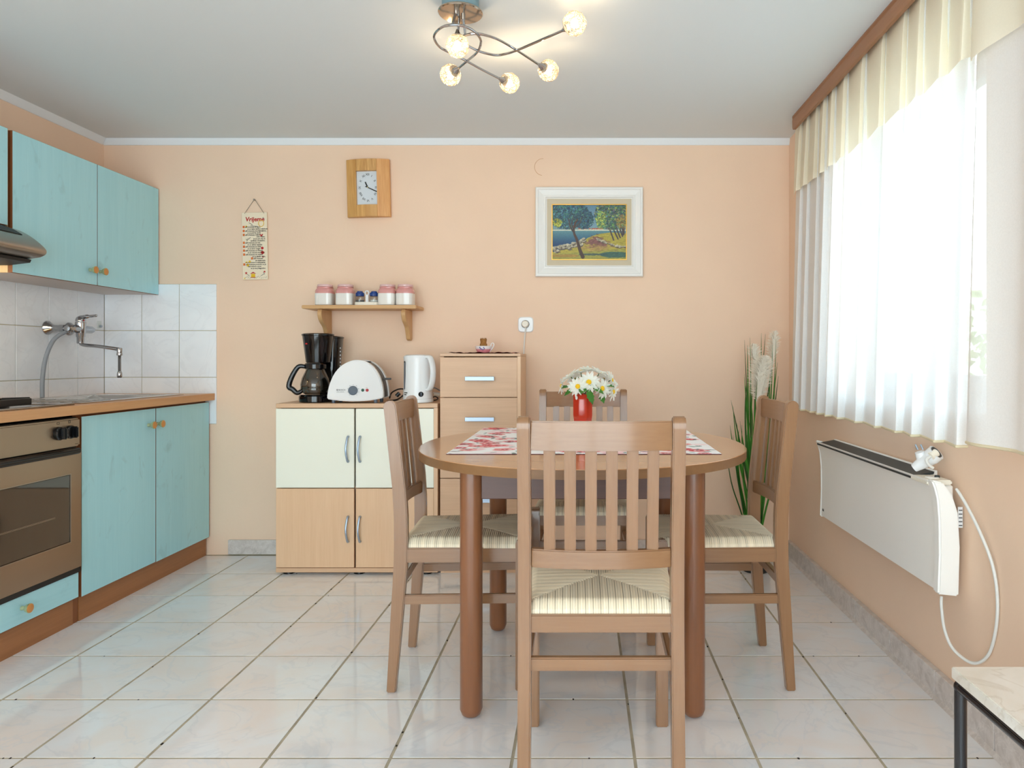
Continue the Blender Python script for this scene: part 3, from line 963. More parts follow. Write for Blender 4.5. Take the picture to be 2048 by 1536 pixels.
for z, kind, s, cap in lines:
    x, al = {0: (-.050, 'LEFT'), 1: (-.038, 'LEFT'), 2: (.056, 'RIGHT'), 3: (-.008, 'LEFT')}[kind]
    vb.text(s, .0100, on_wall(x, yT, z), al, .0002, .1, 1, .00028)
    if cap:
        ib.append((x - .0125, z))
o = vb.build('verse', M['ink'], pq, local=True); o['kind'] = 'stuff'
for x, z in ib:
    i_ = MB().box(x, x + .010, -.0128, -.0119, z - .002, z + .0095).build('initial', M['orange_ink'], pq, local=True)
    MB().text('N', .009, on_wall(x + .0015, -.0131, z + .0005), 'LEFT', .0001, 0, 1).build('letter', M['yellow_ink'], i_, local=True)
def star(cx_, cz, r, k=5, q=.5, rot=0):
    return [(cx_ + (r if i % 2 == 0 else r * q) * math.sin(rot + i * PI / k), yT - .0002, cz + (r if i % 2 == 0 else r * q) * math.cos(rot + i * PI / k)) for i in range(2 * k)]
pic = MB()
pic.poly([(-.022, yT - .0002, -.148), (.000, yT - .0002, -.148), (.000, yT - .0002, -.166), (-.022, yT - .0002, -.166)])
for c in ((-.045, -.087, .007), (-.028, -.083, .009), (-.038, -.102, .011), (-.044, .105, .006), (-.056, -.172, .005)):
    pic.poly(star(*c))
pic.tube([(.036 + .014 * math.cos(a), yT, .120 + .017 * math.sin(a)) for a in np.linspace(0, 2 * PI, 20)[:-1]], .0016, 4, True)
pic.build('yellow_drawing', M['yellow_ink'], pq, local=True, kind='stuff')
pic = MB()
pic.poly([(-.028, yT - .0004, -.148), (-.011, yT - .0004, -.138), (.006, yT - .0004, -.148), (-.011, yT - .0004, -.1455)])
pic.poly(star(-.048, -.144, .008)); pic.poly(star(.050, -.138, .007)); pic.poly(star(.043, -.060, .005)); pic.poly(star(.04, -.012, .009, 6, .7)); pic.poly(star(.041, -.036, .010, 6, .75))
pic.poly([(.036, yT - .0002, .058), (.042, yT - .0002, .064), (.046, yT - .0002, .060), (.036, yT - .0002, .048), (.027, yT - .0002, .060), (.031, yT - .0002, .064)])
pic.poly([(-.024, yT - .0002, -.166), (.002, yT - .0002, -.166), (.002, yT - .0002, -.169), (-.024, yT - .0002, -.169)])
pic.build('red_drawing', M['red_ink'], pq, local=True, kind='stuff')
pic = MB()
for k in range(14):
    x = -.055 + .0085 * k
    pic.tube([(x, yT, -.171 + .004 * math.sin(k * 1.7)), (x + .006, yT, -.165 + .005 * math.sin(k))], .0006, 3)
for a, b_ in (((-.042, .026), (-.034, .042)), ((-.034, .034), (-.022, .046)), ((-.046, .038), (-.038, .030)), ((-.030, .125), (-.010, .112)), ((-.02, .108), (.018, .104)), ((-.044, -.150), (-.032, -.158)), ((.030, -.160), (.050, -.148)), ((.044, -.14), (.050, -.152))):
    pic.tube([(a[0], yT, a[1]), (b_[0], yT, b_[1])], .0011, 4)
pic.tube([(.046, yT, .140), (.052, yT, .146), (.048, yT, .152), (.043, yT, .148)], .0009, 4)
o = pic.build('line_drawing', M['grey_ink'], pq, local=True); o['kind'] = 'stuff'

# framed painting
pt = T('framed_painting', 'landscape painting of trees by the water in a white frame', 'painting', (.036, YB, 1.722))
W2, H2 = .286, .238
sections = [(0, -.004), (0, -.022), (.004, -.027), (.012, -.027), (.016, -.023), (.040, -.015), (.046, -.018), (.052, -.018), (.056, -.012), (.061, -.010), (.061, -.004)]
for side in range(4):
    b = MB()
    quads = []
    for ins, y in sections:
        x0, x1, z0, z1 = -W2 + ins, W2 - ins, -H2 + ins, H2 - ins
        c = [(x0, y, z0), (x1, y, z0), (x1, y, z1), (x0, y, z1)]
        quads.append((c[side], c[(side + 1) % 4]))
    for (a, c), (d, e) in zip(quads, quads[1:]):
        b.poly([a, c, e, d])
    b.build('frame_rail', M['frame_white'], pt, local=True)
MB().ring_slab('y', -.011, -.006, (-.2255, .2255, -.1775, .1775), (-.200, .200, -.149, .149)).build('linen_mount', M['linen'], pt, local=True)
MB().ring_slab('y', -.0135, -.006, (-.2005, .2005, -.1495, .1495), (-.1955, .1955, -.1445, .1445)).build('gold_slip', M['gold'], pt, local=True)

def paint():
    W, Hh = 240, 178
    im = np.zeros((Hh, W, 3))
    yy, xx = np.mgrid[0:Hh, 0:W]
    u, v = xx / W, yy / Hh
    r = np.random.default_rng(5)
    def setc(mask, c, a=1.0):
        im[mask] = im[mask] * (1 - a) + np.array(c) * a
    sky = np.array([92, 132, 158])[None, None] * (1 - v[..., None]) + np.array([150, 182, 190])[None, None] * v[..., None]
    im[:] = sky
    hz, wt_ = .45, .47
    setc((v > .41) & (v < .46), (120, 150, 150))
    m_ = (v > .465)
    wcol = (np.array([92, 142, 150])[None, None] * (1 - np.clip((v[..., None] - .46) / .26, 0, 1)) + np.array([20, 66, 108])[None, None] * np.clip((v[..., None] - .46) / .26, 0, 1))
    im[m_] = wcol[m_]
    setc((v > .455) & (v < .468), (214, 214, 196))
    grass = v > (.72 - .20 * np.clip((u - .35) / .3, 0, 1) + .05 * np.sin(u * 9) * (u < .35))
    grass = (v > np.interp(u, [0, .3, .48, .62, .8, 1], [.86, .78, .60, .53, .50, .52]))
    setc(grass, (168, 156, 62))
    setc((v > np.interp(u, [0, .4, .7, 1], [.90, .86, .82, .80])), (150, 148, 66))
    setc(((u - .86) / .22) ** 2 + ((v - .91) / .055) ** 2 < 1, (38, 84, 84), .85)
    setc(((u - .55) / .2) ** 2 + ((v - .905) / .018) ** 2 < 1, (50, 74, 80), .8)
    setc(((u - .16) / .2) ** 2 + ((v - .93) / .03) ** 2 < 1, (168, 112, 54), .5)
    def daub(x, y, rx, ry, ang, c, a=.8):
        x0, x1 = int(max(0, (x - rx - ry) * W)), int(min(W, (x + rx + ry) * W) + 1)
        y0, y1 = int(max(0, (y - (rx + ry) * W / Hh) * Hh)), int(min(Hh, (y + (rx + ry) * W / Hh) * Hh) + 1)
        if x1 <= x0 or y1 <= y0:
            return
        U = u[y0:y1, x0:x1] - x; V = (v[y0:y1, x0:x1] - y) * Hh / W
        p = U * math.cos(ang) + V * math.sin(ang); q = -U * math.sin(ang) + V * math.cos(ang)
        k = (p / rx) ** 2 + (q / ry) ** 2 < 1
        s = im[y0:y1, x0:x1]
        s[k] = s[k] * (1 - a) + np.array(c) * a
    for _ in range(260):
        q = r.normal(size=2)
        daub(.59 + q[0] * .065, .665 + q[1] * .045 + abs(q[0]) * .02, r.uniform(.01, .03), .008, r.uniform(-.6, .6), np.array((124, 80, 78)) * r.uniform(.75, 1.2), .6)
    for _ in range(160):
        q = r.normal(size=2)
        daub(.60 + q[0] * .11, .79 + q[1] * .03, r.uniform(.01, .03), .006, r.uniform(-.3, .3), np.array((160, 128, 78)) * r.uniform(.8, 1.2), .5)
    # red roofs on the far shore
    for _ in range(34):
        x = r.choice([r.uniform(.34, .70), r.uniform(.52, .68)])
        daub(x, .432 + r.uniform(-.006, .006), .010, .006, 0, (176, 70, 52), .8)
        daub(x + .01, .445, .012, .004, 0, (218, 200, 170), .7)
    # rocks
    for i in range(150):
        t = r.random()
        if r.random() < .62:
            x = t * .44; y = np.interp(x, [0, .2, .35, .46], [.80, .74, .68, .60]) + r.uniform(-.02, .07)
            s = r.uniform(.014, .03)
        else:
            x = .58 + t * .42; y = np.interp(x, [.58, .75, .9, 1], [.605, .70, .76, .77]) + r.uniform(-.012, .014)
            s = r.uniform(.009, .018)
        g_ = r.uniform(150, 206)
        daub(x + .006, y + .012, s * 1.1, s * .7, .2, (84, 74, 66), .8)
        daub(x, y, s, s * .6, r.uniform(-.5, .4), (g_, g_ * .97, g_ * .84), .9)
    # grass strokes
    for _ in range(900):
        x = r.random(); y = r.uniform(.5, 1)
        if grass[min(Hh - 1, int(y * Hh)), min(W - 1, int(x * W))]:
            b_ = im[min(Hh - 1, int(y * Hh)), min(W - 1, int(x * W))] * r.uniform(.82, 1.2)
            daub(x, y, r.uniform(.01, .03), .004, r.uniform(-.25, .15), b_, .6)
    # trees to the right
    for x0, x1 in ((.78, .84), (.82, .90), (.87, .93), (.92, .96), (.97, .97), (1.0, .98)):
        for t in np.linspace(0, 1, 40):
            daub(x0 - .03 + (x1 - x0 + .02) * t, .34 + (.64 - .10 * (x0 - .78) / .2 - .34) * t, .010, .012, 0, (64, 56, 60), .8)
            daub(x0 - .024 + (x1 - x0 + .02) * t, .34 + (.64 - .10 * (x0 - .78) / .2 - .34) * t, .003, .012, 0, (120, 100, 80), .6)
    def crown(cx_, cy_, rx, ry, n, cols):
        for _ in range(n):
            a = r.uniform(0, 2 * PI); q = r.random() ** .55
            x, y = cx_ + rx * q * math.cos(a), cy_ + ry * q * math.sin(a)
            c = np.array(cols[r.integers(len(cols))]) * r.uniform(.6, 1.45)
            daub(x, y, r.uniform(.008, .022), r.uniform(.004, .008), r.uniform(0, PI), c, .75)
    crown(.82, .17, .25, .28, 2100, [(52, 96, 70), (70, 120, 66), (60, 84, 92), (140, 150, 70), (84, 78, 92), (40, 76, 84)])
    crown(.66, .28, .07, .16, 240, [(170, 176, 80), (120, 150, 76), (60, 110, 90)])
    crown(.95, .30, .09, .12, 240, [(120, 96, 60), (90, 110, 70), (150, 130, 60)])
    # the tree in front
    def limb(pts, w0, w1, c, c2):
        sp = spline([(a, 0, b_) for a, b_ in pts], 16)
        for i, p in enumerate(sp):
            w = w0 + (w1 - w0) * i / len(sp)
            daub(p.x, p.z, w, w, 0, c, .9)
            daub(p.x - w * .5, p.z, w * .3, w * .6, 0, c2, .7)
    crown(.21, .18, .29, .26, 2300, [(30, 70, 96), (44, 96, 96), (56, 110, 84), (26, 54, 84), (70, 120, 130)])
    crown(.43, .26, .13, .17, 800, [(28, 66, 96), (40, 84, 100), (60, 104, 92), (30, 54, 80)])
    crown(.06, .32, .06, .08, 120, [(160, 160, 60), (110, 130, 60)])
    limb([(.41, .95), (.37, .82), (.33, .64), (.29, .50), (.30, .36), (.34, .26)], .026, .008, (66, 46, 40), (150, 92, 56))
    limb([(.29, .50), (.24, .40), (.22, .26)], .014, .006, (60, 48, 50), (130, 120, 110))
    limb([(.29, .46), (.26, .34), (.28, .20)], .010, .004, (60, 48, 50), (110, 100, 96))
    limb([(.31, .40), (.37, .32), (.40, .22)], .009, .004, (60, 48, 50), (110, 100, 96))
    im *= r.normal(1, .05, (Hh, W, 1))
    im = np.clip(im, 0, 255) / 255
    return np.where(im <= .04045, im / 12.92, ((im + .055) / 1.055) ** 2.4)
canvas('painted_canvas', paint(), lambda u, v: (-.196 + .392 * u, -.0075, -.145 + .29 * v), M['painted'], pt, local=True)

# shelf with jars
sf = T('wall_shelf', 'small pine wall shelf on two curved brackets', 'shelf', (-1.139, YB, 1.302))
MB().box(-1.431, -.847, 3.665, 3.846, 1.302, 1.320, .003, 2).build('shelf_board', M['pine_x'], sf)
for x in (-1.339, -.909):
    pr = spline([(3.70, 0, 1.3015), (3.692, 0, 1.275), (3.715, 0, 1.24), (3.765, 0, 1.21), (3.79, 0, 1.175), (3.805, 0, 1.148), (3.835, 0, 1.142)], 5)
    MB().prism([(v.x, v.z) for v in pr] + [(3.848, 1.150), (3.848, 1.3015)], 'x', x - .022, x, .002).build('bracket', M['pine_z'], sf)

def jar(x, y, label):
    t = T('storage_jar', label, 'jar', (x, y, 1.3201), group='pink and white jars on the shelf')
    MB().lathe([(.037, 0), (.0435, .004), (.0447, .010), (.0447, .063)], seg=40, n=4.2, caps=True).build('jar_body', M['jar_white'], t, local=True)
    MB().lathe([(.0447, .063), (.0447, .072), (.0435, .080), (.0395, .087), (.0365, .090), (.0365, .093), (.0382, .0945), (.0382, .0965), (.0362, .098)], seg=40, n=3.4).build('jar_shoulder', M['jar_pink'], t, local=True, label='pink glazed shoulder of the jar')
    MB().lathe([(.0362, .0985), (.0388, .0990), (.0393, .1005), (.0393, .1045), (.0378, .1055), (.0388, .1070), (.0378, .1100), (0, .1108)], seg=32).build('jar_lid', M['jar_lid'], t, local=True)
    return t
jar(PX(650.3, 3.735), 3.735, 'pink and white jar at the left end of the pine shelf')
jar(PX(691.3, 3.735), 3.735, 'pink and white jar just left of the blue-capped shakers')
jar(PX(775.3, 3.735), 3.735, 'pink and white jar just right of the blue-capped shakers')
jar(PX(811, 3.735), 3.735, 'pink and white jar at the right end of the pine shelf')
cx0 = PX(734, 3.72)
cd = T('condiment_holder', 'white plastic holder with an upright handle between the shakers', 'condiment holder', (cx0, 3.72, 1.3201))
MB().lathe([(.026, 0), (.028, .002), (.028, .017), (.0275, .018)], seg=28, sx=2.2, sy=1.0, n=3).build('holder_tray', M['cream_plastic'], cd, local=True)
MB().beam((0, 0, .017), (0, 0, .055), .016, .006, (1, 0, 0), .002).build('handle_stem', M['white_plastic'], cd, local=True)
MB().tube([(.010 * math.sin(a), 0, .066 + .011 * math.cos(a)) for a in np.linspace(0, 2 * PI, 17)[:-1]], .0035, 8, True).build('handle_ring', M['white_plastic'], cd, local=True)
for dx, lb in ((-.0365, 'glass shaker with a blue cap left of the white handle'), (.0365, 'glass shaker with a blue cap right of the white handle')):
    s = T('shaker', lb, 'shaker', (cx0 + dx, 3.72, 1.3390), group='blue-capped shakers on the shelf')
    MB().lathe([(.0225, 0), (.0235, .004), (.0235, .026), (.0205, .034), (.0200, .036)], seg=24).build('glass', M['clear'], s, local=True)
    MB().lathe([(.0200, .001), (.0215, .004), (.0215, .010), (0, .0105)], seg=20).build('contents', M['jar_white'] if dx > 0 else M['grey_ink'], s, local=True)
    MB().lathe([(.0215, .030), (.0222, .032), (.0222, .045), (.0205, .048), (.015, .0485), (.015, .054), (.013, .056), (0, .056)], seg=12).build('cap', M['blue_cap'], s, local=True)

# wall socket with a plug
so = T('wall_socket', 'white wall socket with rounded corners above the chest of drawers', 'socket', (-.303, YB, 1.229))
MB().lathe([(.041, 0), (.041, -.006), (.037, -.010), (0, -.010)], (-.303, YB, 1.229), 40, 'y', n=5).build('socket_plate', M['white_plastic'], so)
MB().lathe([(.0215, -.0095), (.0215, -.0115), (.0195, -.0115), (.0195, -.0095)], (-.305, YB, 1.231), 30, 'y', caps=False).build('socket_ring', M['dark_metal'], so)
pl = T('power_plug', 'white plug in the wall socket with its cord hanging behind the drawers', 'plug', (-.305, YB - .012, 1.231))
MB().lathe([(.0185, 0), (.0185, -.022), (.015, -.030), (0, -.031)], (-.305, YB - .0096, 1.231), 26, 'y').build('plug_body', M['cream_plastic'], pl)
MB().tube(spline([(-.304, YB - .030, 1.222), (-.303, YB - .026, 1.200), (-.308, YB - .014, 1.16), (-.314, YB - .012, 1.05), (-.314, YB - .012, .9)], 6), .0034, 8).build('plug_cord', M['cable_white'], pl)

# ------------------------------------------------------------ sideboard, chest of drawers
sb = T('sideboard', 'four-door cupboard with ivory upper doors and beech lower doors', 'cupboard', (-1.092, 3.65, 0))
S0, S1, SF, SBK = -1.484, -.7015, 3.482, 3.832
MB().box(S0, S1, SF, SBK, .808, .8295, .002).build('top_panel', M['beech_x'], sb)
MB().box(S0, S0 + .018, SF + .020, SBK, .034, .8075).build('side_panel', M['beech_z'], sb)
MB().box(S1 - .018, S1, SF + .002, SBK, .034, .8075).build('side_panel', M['beech_z'], sb)
MB().box(S0, S1, SF + .001, SBK, .012, .0335, .001).build('base_panel', M['beech_x'], sb)
MB().box(S0 + .018, S1 - .018, SBK - .006, SBK, .034, .8075).build('back_panel', M['beech_z'], sb)
MB().box(S0 + .018, S1 - .018, SF + .03, SBK - .006, .408, .426).build('middle_shelf', M['beech_x'], sb)
XM = PX(709.7, SF)
def bow_handle(parent, x, z):
    MB().tube(spline([(x + .002, SF - .001, z - .060), (x + .001, SF - .014, z - .055), (x - .003, SF - .026, z), (x + .001, SF - .014, z + .055), (x + .002, SF - .001, z + .060)], 6), .005, 8).build('handle', M['alu'], parent)
for a, b_, hx in ((S0 + .001, XM - .004, PX(696, SF)), (XM + .004, S1 - .0185, PX(720, SF))):
    d = MB().box(a, b_, SF, SF + .018, .422, .8045, .0015).build('door', M['ivory'], sb, label='ivory lacquered upper door')
    bow_handle(d, hx, PZ(898, SF))
    d = MB().box(a, b_, SF, SF + .018, .036, .4175, .0015).build('door', M['beech_z'], sb, label='beech lower door')
    bow_handle(d, hx, PZ(1058, SF))
for x in (S0 + .05, S1 - .06, -1.09):
    for y in (SF + .04, SBK - .05):
        MB().lathe([(.028, 0), (.028, .008), (.022, .012)], (x, y, 0), 16).build('foot', M['black'], sb)

ch = T('chest_of_drawers', 'tall narrow beech chest of five drawers with flat metal handles', 'drawers', (-.497, 3.67, 0))
C0, C1, CF = -.6930, -.3010, 3.50
MB().box(C0 - .0005, C1 + .0005, CF, SBK, 1.058, 1.0715, .0015).build('top_panel', M['beech_x'], ch)
MB().box(C0, C0 + .016, CF + .02, SBK, 0, 1.0575).build('side_panel', M['beech_z'], ch)
MB().box(C1 - .016, C1, CF, SBK, 0, 1.0575).build('side_panel', M['beech_z'], ch)
MB().box(C0 + .016, C1 - .016, SBK - .006, SBK, 0, 1.0575).build('back_panel', M['beech_z'], ch)
MB().box(C0 + .016, C1 - .016, CF + .02, SBK - .02, .0, .058).build('plinth', M['beech_x'], ch)
for k in range(5):
    z1 = 1.053 - .1965 * k
    d = MB().box(C0 + .0005, C1 - .0165, CF, CF + .017, z1 - .1935, z1, .0012).build('drawer', M['beech_x'], ch)
    zc = z1 - .103
    MB().box(PX(930, CF - .02), PX(988.5, CF - .02), CF - .026, CF - .020, zc - .0098, zc + .0098, .001).build('handle', M['alu'], d)
    for q in (936, 982):
        MB().box(PX(q, CF) - .005, PX(q, CF) + .005, CF - .020, CF, zc - .006, zc + .006).build('handle_post', M['alu'], d)

# doily and cup on the chest
dm = MB()
def dfn(u, v):
    x, y = -.655 + .325 * u, 3.515 + .27 * v
    e = min(u, 1 - u, v, 1 - v)
    return (x, y, 1.0735 + (.0035 * (1 + math.sin(u * 31) * math.cos(u * 13 + v * 9)) if e < .08 else 0))
dm.grid(dfn, 40, 14)
o = dm.build('doily', M['cup_red'], None); tag(o, 'red and pink patterned cloth mat on top of the tall chest of drawers', 'mat')
cu = T('sauce_boat', 'small flowered porcelain boat with a brown stopper on the chest', 'porcelain boat', (-.498, 3.62, 1.0745))
MB().lathe([(.020, 0), (.024, .001), (.031, .010), (.0355, .020)], seg=28, sx=1.08).build('bowl_base', M['cup_pink'], cu, local=True)
MB().lathe([(.0355, .020), (.038, .030), (.0385, .035), (.036, .0355), (.018, .037), (0, .037)], seg=28, sx=1.08).build('bowl', M['cup_white'], cu, local=True)
MB().tube(spline([(.028, 0, .006), (.043, 0, .022), (.052, 0, .040), (.048, 0, .050), (.040, 0, .047), (.037, 0, .036)], 5), .003, 8).build('handle', M['cup_white'], cu, local=True)
MB().lathe([(.0185, .037), (.0185, .046), (.015, .050), (.0155, .058), (.0175, .070), (0, .070)], seg=16).build('stopper', M['brown_stop'], cu, local=True)
b = MB()
for k in range(7):
    a = 2 * PI * k / 7
    b.lathe([(.0045, 0), (0, .008)], (.013 * math.cos(a), .013 * math.sin(a), .0695), 6)
b.build('crown_point', M['brown_stop'], cu, local=True)
b = MB()
for k, (dx, dz) in enumerate(((-.010, .018), (-.004, .016), (.002, .013), (.009, .018), (-.013, .024), (.006, .024))):
    b.sphere((dx, -.0365 + .0004 * abs(dx) / .001 * .02, dz + .004), .0035, 8, 5, (1, .5, .8))
o = b.build('flower_print', M['violet'], cu, local=True); o['kind'] = 'stuff'

# ------------------------------------------------------------ appliances on the sideboard
ZT = .8297
cm = T('coffee_maker', 'black filter coffee maker with a glass carafe', 'coffee maker', (-1.318, 3.63, ZT))
bx, by = PX(636, 3.61), 3.61
MB().lathe([(.074, 0), (.080, .004), (.080, .030), (.074, .038), (0, .039)], (bx - .012, by, ZT), 36, sx=1.0, sy=.95).build('base', M['black_gloss'], cm)
MB().lathe([(.052, .196), (.058, .199), (.074, .325), (.0745, .330)], (bx, by, ZT), 36).build('filter_holder', M['black_gloss'], cm)
MB().lathe([(.0735, .330), (.078, .332), (.078, .339), (.070, .343), (0, .344)], (bx, by, ZT), 36).build('lid', M['black_gloss'], cm)
tx, ty = PX(661, 3.71), 3.71
MB().lathe([(.045, 0), (.048, .01), (.050, .20), (.060, .315), (.060, .320)], (tx, ty, ZT), 30, n=3).build('water_tank', M['black_gloss'], cm)
MB().lathe([(.060, .3205), (.063, .322), (.063, .328), (.055, .333), (0, .334)], (tx, ty, ZT), 30, n=3).build('tank_lid', M['black_gloss'], cm)
b = MB()
for k in range(7):
    b.box(PX(682, 3.66) - .0035, PX(682, 3.66), ty - .056, ty - .0552, ZT + .16 + .018 * k, ZT + .166 + .018 * k)
o = b.build('level_mark', M['white_ink'], cm); o['kind'] = 'stuff'
MB().box(PX(612, 3.55), PX(616, 3.55), by - .0685, by - .066, ZT + .287, ZT + .294).build('logo_mark', M['red_ink'], cm)
kx, ky = PX(630, 3.58), 3.585
cf = MB().lathe([(.048, .040), (.062, .050), (.070, .072), (.071, .090), (.064, .120), (.050, .150), (.045, .162), (.048, .168)], (kx, ky, ZT), 36, caps=False).build('carafe', M['smoke'], cm)
MB().lathe([(.0715, .062), (.0722, .063), (.0722, .072), (.0715, .073)], (kx, ky, ZT), 36, caps=False).build('carafe_band', M['clear'], cf)
MB().lathe([(.049, .165), (.052, .168), (.052, .188), (.046, .1955), (0, .1957)], (kx, ky, ZT), 30).build('carafe_lid', M['black_gloss'], cf)
hp_ = spline([(kx - .045, ky - .02, ZT + .178), (kx - .075, ky - .028, ZT + .176), (kx - .105, ky - .034, ZT + .125), (kx - .117, ky - .036, ZT + .080), (kx - .100, ky - .034, ZT + .066), (kx - .080, ky - .028, ZT + .048), (kx - .060, ky - .020, ZT + .058)], 5)
MB().tube(hp_, .011, 10, radii=[.010 + .003 * math.sin(PI * i / (len(hp_) - 1)) for i in range(len(hp_))]).build('carafe_handle', M['black'], cf)

to = T('toaster', 'white long-slot toaster with a round grey dial', 'toaster', (-1.10, 3.565, ZT))
TK = .955
def arch(s=1.0, dz=0.0):
    pts = [(-1.243, .012), (-1.240, .045), (-1.228, .090), (-1.203, .140), (-1.165, .178), (-1.118, .199), (-1.085, .202), (-1.05, .196), (-1.012, .172), (-.984, .135), (-.966, .090), (-.958, .045), (-.957, .018)]
    sp = spline([(x, 0, z) for x, z in pts], 4)
    bt = spline([(-.957, 0, .018), (-1.02, 0, .006), (-1.10, 0, .001), (-1.18, 0, .004), (-1.243, 0, .012)], 4)
    pl_ = [(v.x, v.z) for v in sp] + [(v.x, v.z) for v in bt[1:-1]]
    return [(-1.243 + (-1.10 + (x + 1.10) * s + 1.243) * TK, ZT + .008 + (z - .1) * s + .1 + dz) for x, z in pl_]
MB().prism(arch(), 'y', 3.500, 3.532, .006, 3).build('front_shell', M['toast_white'], to)
MB().prism(arch(.965), 'y', 3.532, 3.606).build('core', M['toast_dark'], to)
MB().prism(arch(), 'y', 3.606, 3.634, .006, 3).build('rear_shell', M['toast_white'], to)
MB().box(-1.13, -1.05, 3.556, 3.582, ZT + .19, ZT + .2045, .002).build('slot', M['black'], to)
MB().prism([(-.985, 3.553), (-.945, 3.566), (-.985, 3.585)], 'z', ZT + .112, ZT + .122, .002).build('lever', M['toast_dark'], to)
MB().lathe([(.0215, 0), (.0225, -.002), (.0220, -.010), (.020, -.012), (0, -.012)], (PX(706.5, 3.5), 3.500, ZT + .062), 30, 'y').build('dial', M['dial_grey'], to)
b = MB()
for k in range(9):
    a = math.radians(-140 + 35 * k)
    b.box(PX(706.5, 3.5) + .028 * math.sin(a) - .0011, PX(706.5, 3.5) + .028 * math.sin(a) + .0011, 3.4992, 3.5002, ZT + .062 + .028 * math.cos(a) - .0011, ZT + .062 + .028 * math.cos(a) + .0011)
o = b.build('dial_mark', M['grey_ink'], to); o['kind'] = 'stuff'
for px_, mm_, nm in ((725.5, 'green_btn', 'button'), (734.3, 'red_btn', 'button')):
    MB().lathe([(.0075, 0), (.0075, -.0008), (.0058, -.0008), (.0058, -.003), (.005, -.004), (0, -.004)], (PX(px_, 3.5), 3.5, ZT + .0635), 20, 'y').build(nm, M[mm_], to, label=mm_.split('_')[0] + ' round push button')
MB().text('BOSCH', .0098, on_wall(PX(677.5, 3.5), 3.4995, ZT + .0615), 'LEFT', .0003).build('lettering', M['ink'], to)
b = MB().tube([(PX(674.6, 3.5) + .0038 * math.cos(a), 3.4995, ZT + .0648 + .0038 * math.sin(a)) for a in np.linspace(0, 2 * PI, 17)[:-1]], .0005, 4, True)
for s in (-1, 1):
    b.box(PX(674.6, 3.5) + s * .0018 - .0005, PX(674.6, 3.5) + s * .0018 + .0005, 3.4993, 3.4998, ZT + .062, ZT + .0676)
b.box(PX(674.6, 3.5) - .0018, PX(674.6, 3.5) + .0018, 3.4993, 3.4998, ZT + .0643, ZT + .0653)
b.build('emblem', M['ink'], to)
MB().text('private collection', .0052, on_wall(PX(673.4, 3.5), 3.4995, ZT + .0535), 'LEFT', .0002).build('lettering', M['grey_ink'], to)
MB().text('STOP', .0034, on_wall(PX(732, 3.5), 3.4995, ZT + .0745), 'LEFT', .0002).build('lettering', M['grey_ink'], to)
for x in (-1.215, -1.01):
    for y in (3.515, 3.62):
        MB().lathe([(.008, 0), (.009, .012), (.009, .030)], (x, y, ZT), 12).build('foot', M['dial_grey'], to)

ke = T('kettle', 'white cordless electric kettle', 'kettle', (PX(836, 3.58), 3.58, ZT))
MB().lathe([(.074, .001), (.076, .003), (.0755, .016), (.074, .019), (0, .019)], seg=36).build('power_base', M['white_plastic'], ke, local=True)
MB().lathe([(.0735, .0195), (.0735, .030), (.0725, .034), (.0715, .060), (.069, .14), (.0685, .205), (.071, .226), (.070, .228), (.066, .228)], seg=40).build('jug', M['white_plastic'], ke, local=True)
MB().lathe([(.066, .228), (.066, .232), (.055, .236), (0, .238)], seg=36).build('lid', M['white_plastic'], ke, local=True)
hd = Vector((.80, -.60, 0))
hpt = spline([tuple(hd * r + Vector((0, 0, z))) for r, z in ((.058, .222), (.086, .224), (.104, .195), (.111, .150), (.104, .100), (.086, .068), (.066, .066))], 6)
b = MB()
sd = Vector((-hd.y, hd.x, 0))
for i in range(len(hpt) - 1):
    pass
rings = []
for i, p in enumerate(hpt):
    d = (hpt[min(i + 1, len(hpt) - 1)] - hpt[max(i - 1, 0)]).normalized()
    n_ = d.cross(sd).normalized()
    rings.append([b.bm.verts.new(p + sd * (.0155 * math.copysign(abs(math.cos(a)) ** .6, math.cos(a))) + n_ * (.008 * math.copysign(abs(math.sin(a)) ** .6, math.sin(a)))) for a in np.linspace(0, 2 * PI, 13)[:-1]])
for A, B in zip(rings, rings[1:]):
    for k in range(12):
        b.bm.faces.new((A[k], A[(k + 1) % 12], B[(k + 1) % 12], B[k]))
b.bm.faces.new(rings[0][::-1]); b.bm.faces.new(rings[-1])
bmesh.ops.recalc_face_normals(b.bm, faces=b.bm.faces)
b.build('handle', M['white_plastic'], ke, local=True)
wd = Vector((-.80, -.60, 0))
for (w_, m_, off, z0, z1) in ((.007, 'toast_dark', .0692, .052, .205), (.0035, 'alu', .0702, .066, .198)):
    s_ = Vector((-wd.y, wd.x, 0))
    poly = [(w_ * math.cos(a), (z1 - w_ if math.sin(a) > 0 else z0 + w_) + w_ * math.sin(a)) for a in np.linspace(0, 2 * PI, 25)[:-1]]
    mtx = Matrix(((s_.x, wd.x, 0, wd.x * (off - .0005)), (s_.y, wd.y, 0, wd.y * (off - .0005)), (0, 0, 1, 0), (0, 0, 0, 1)))
    MB().prism(poly, 'y', 0, .0022, mtx=mtx).build('water_gauge', M[m_], ke, local=True)
a_ = math.asin(.31)
kd = Vector((math.sin(.42), -math.cos(.42), 0))
mtx = Matrix.Translation(kd * .0722 + Vector((0, 0, .043))) @ Matrix.Rotation(.42, 4, 'Z')
MB().lathe([(.0125, .004), (.0125, -.002), (.0105, -.003), (.0105, -.001), (.0, -.001)], (0, 0, 0), 24, 'y', mtx=mtx).build('thermostat_ring', M['ink'], ke, local=True)
MB().box(-.0035, .0035, -.010, -.001, -.009, .009, .002, mtx=mtx).build('thermostat_knob', M['dial_grey'], ke, local=True)
td = Vector((-.36, -.93, 0))
mtx = Matrix.Translation(td * .0722 + Vector((0, 0, .046))) @ Matrix.Rotation(-.37, 4, 'Z')
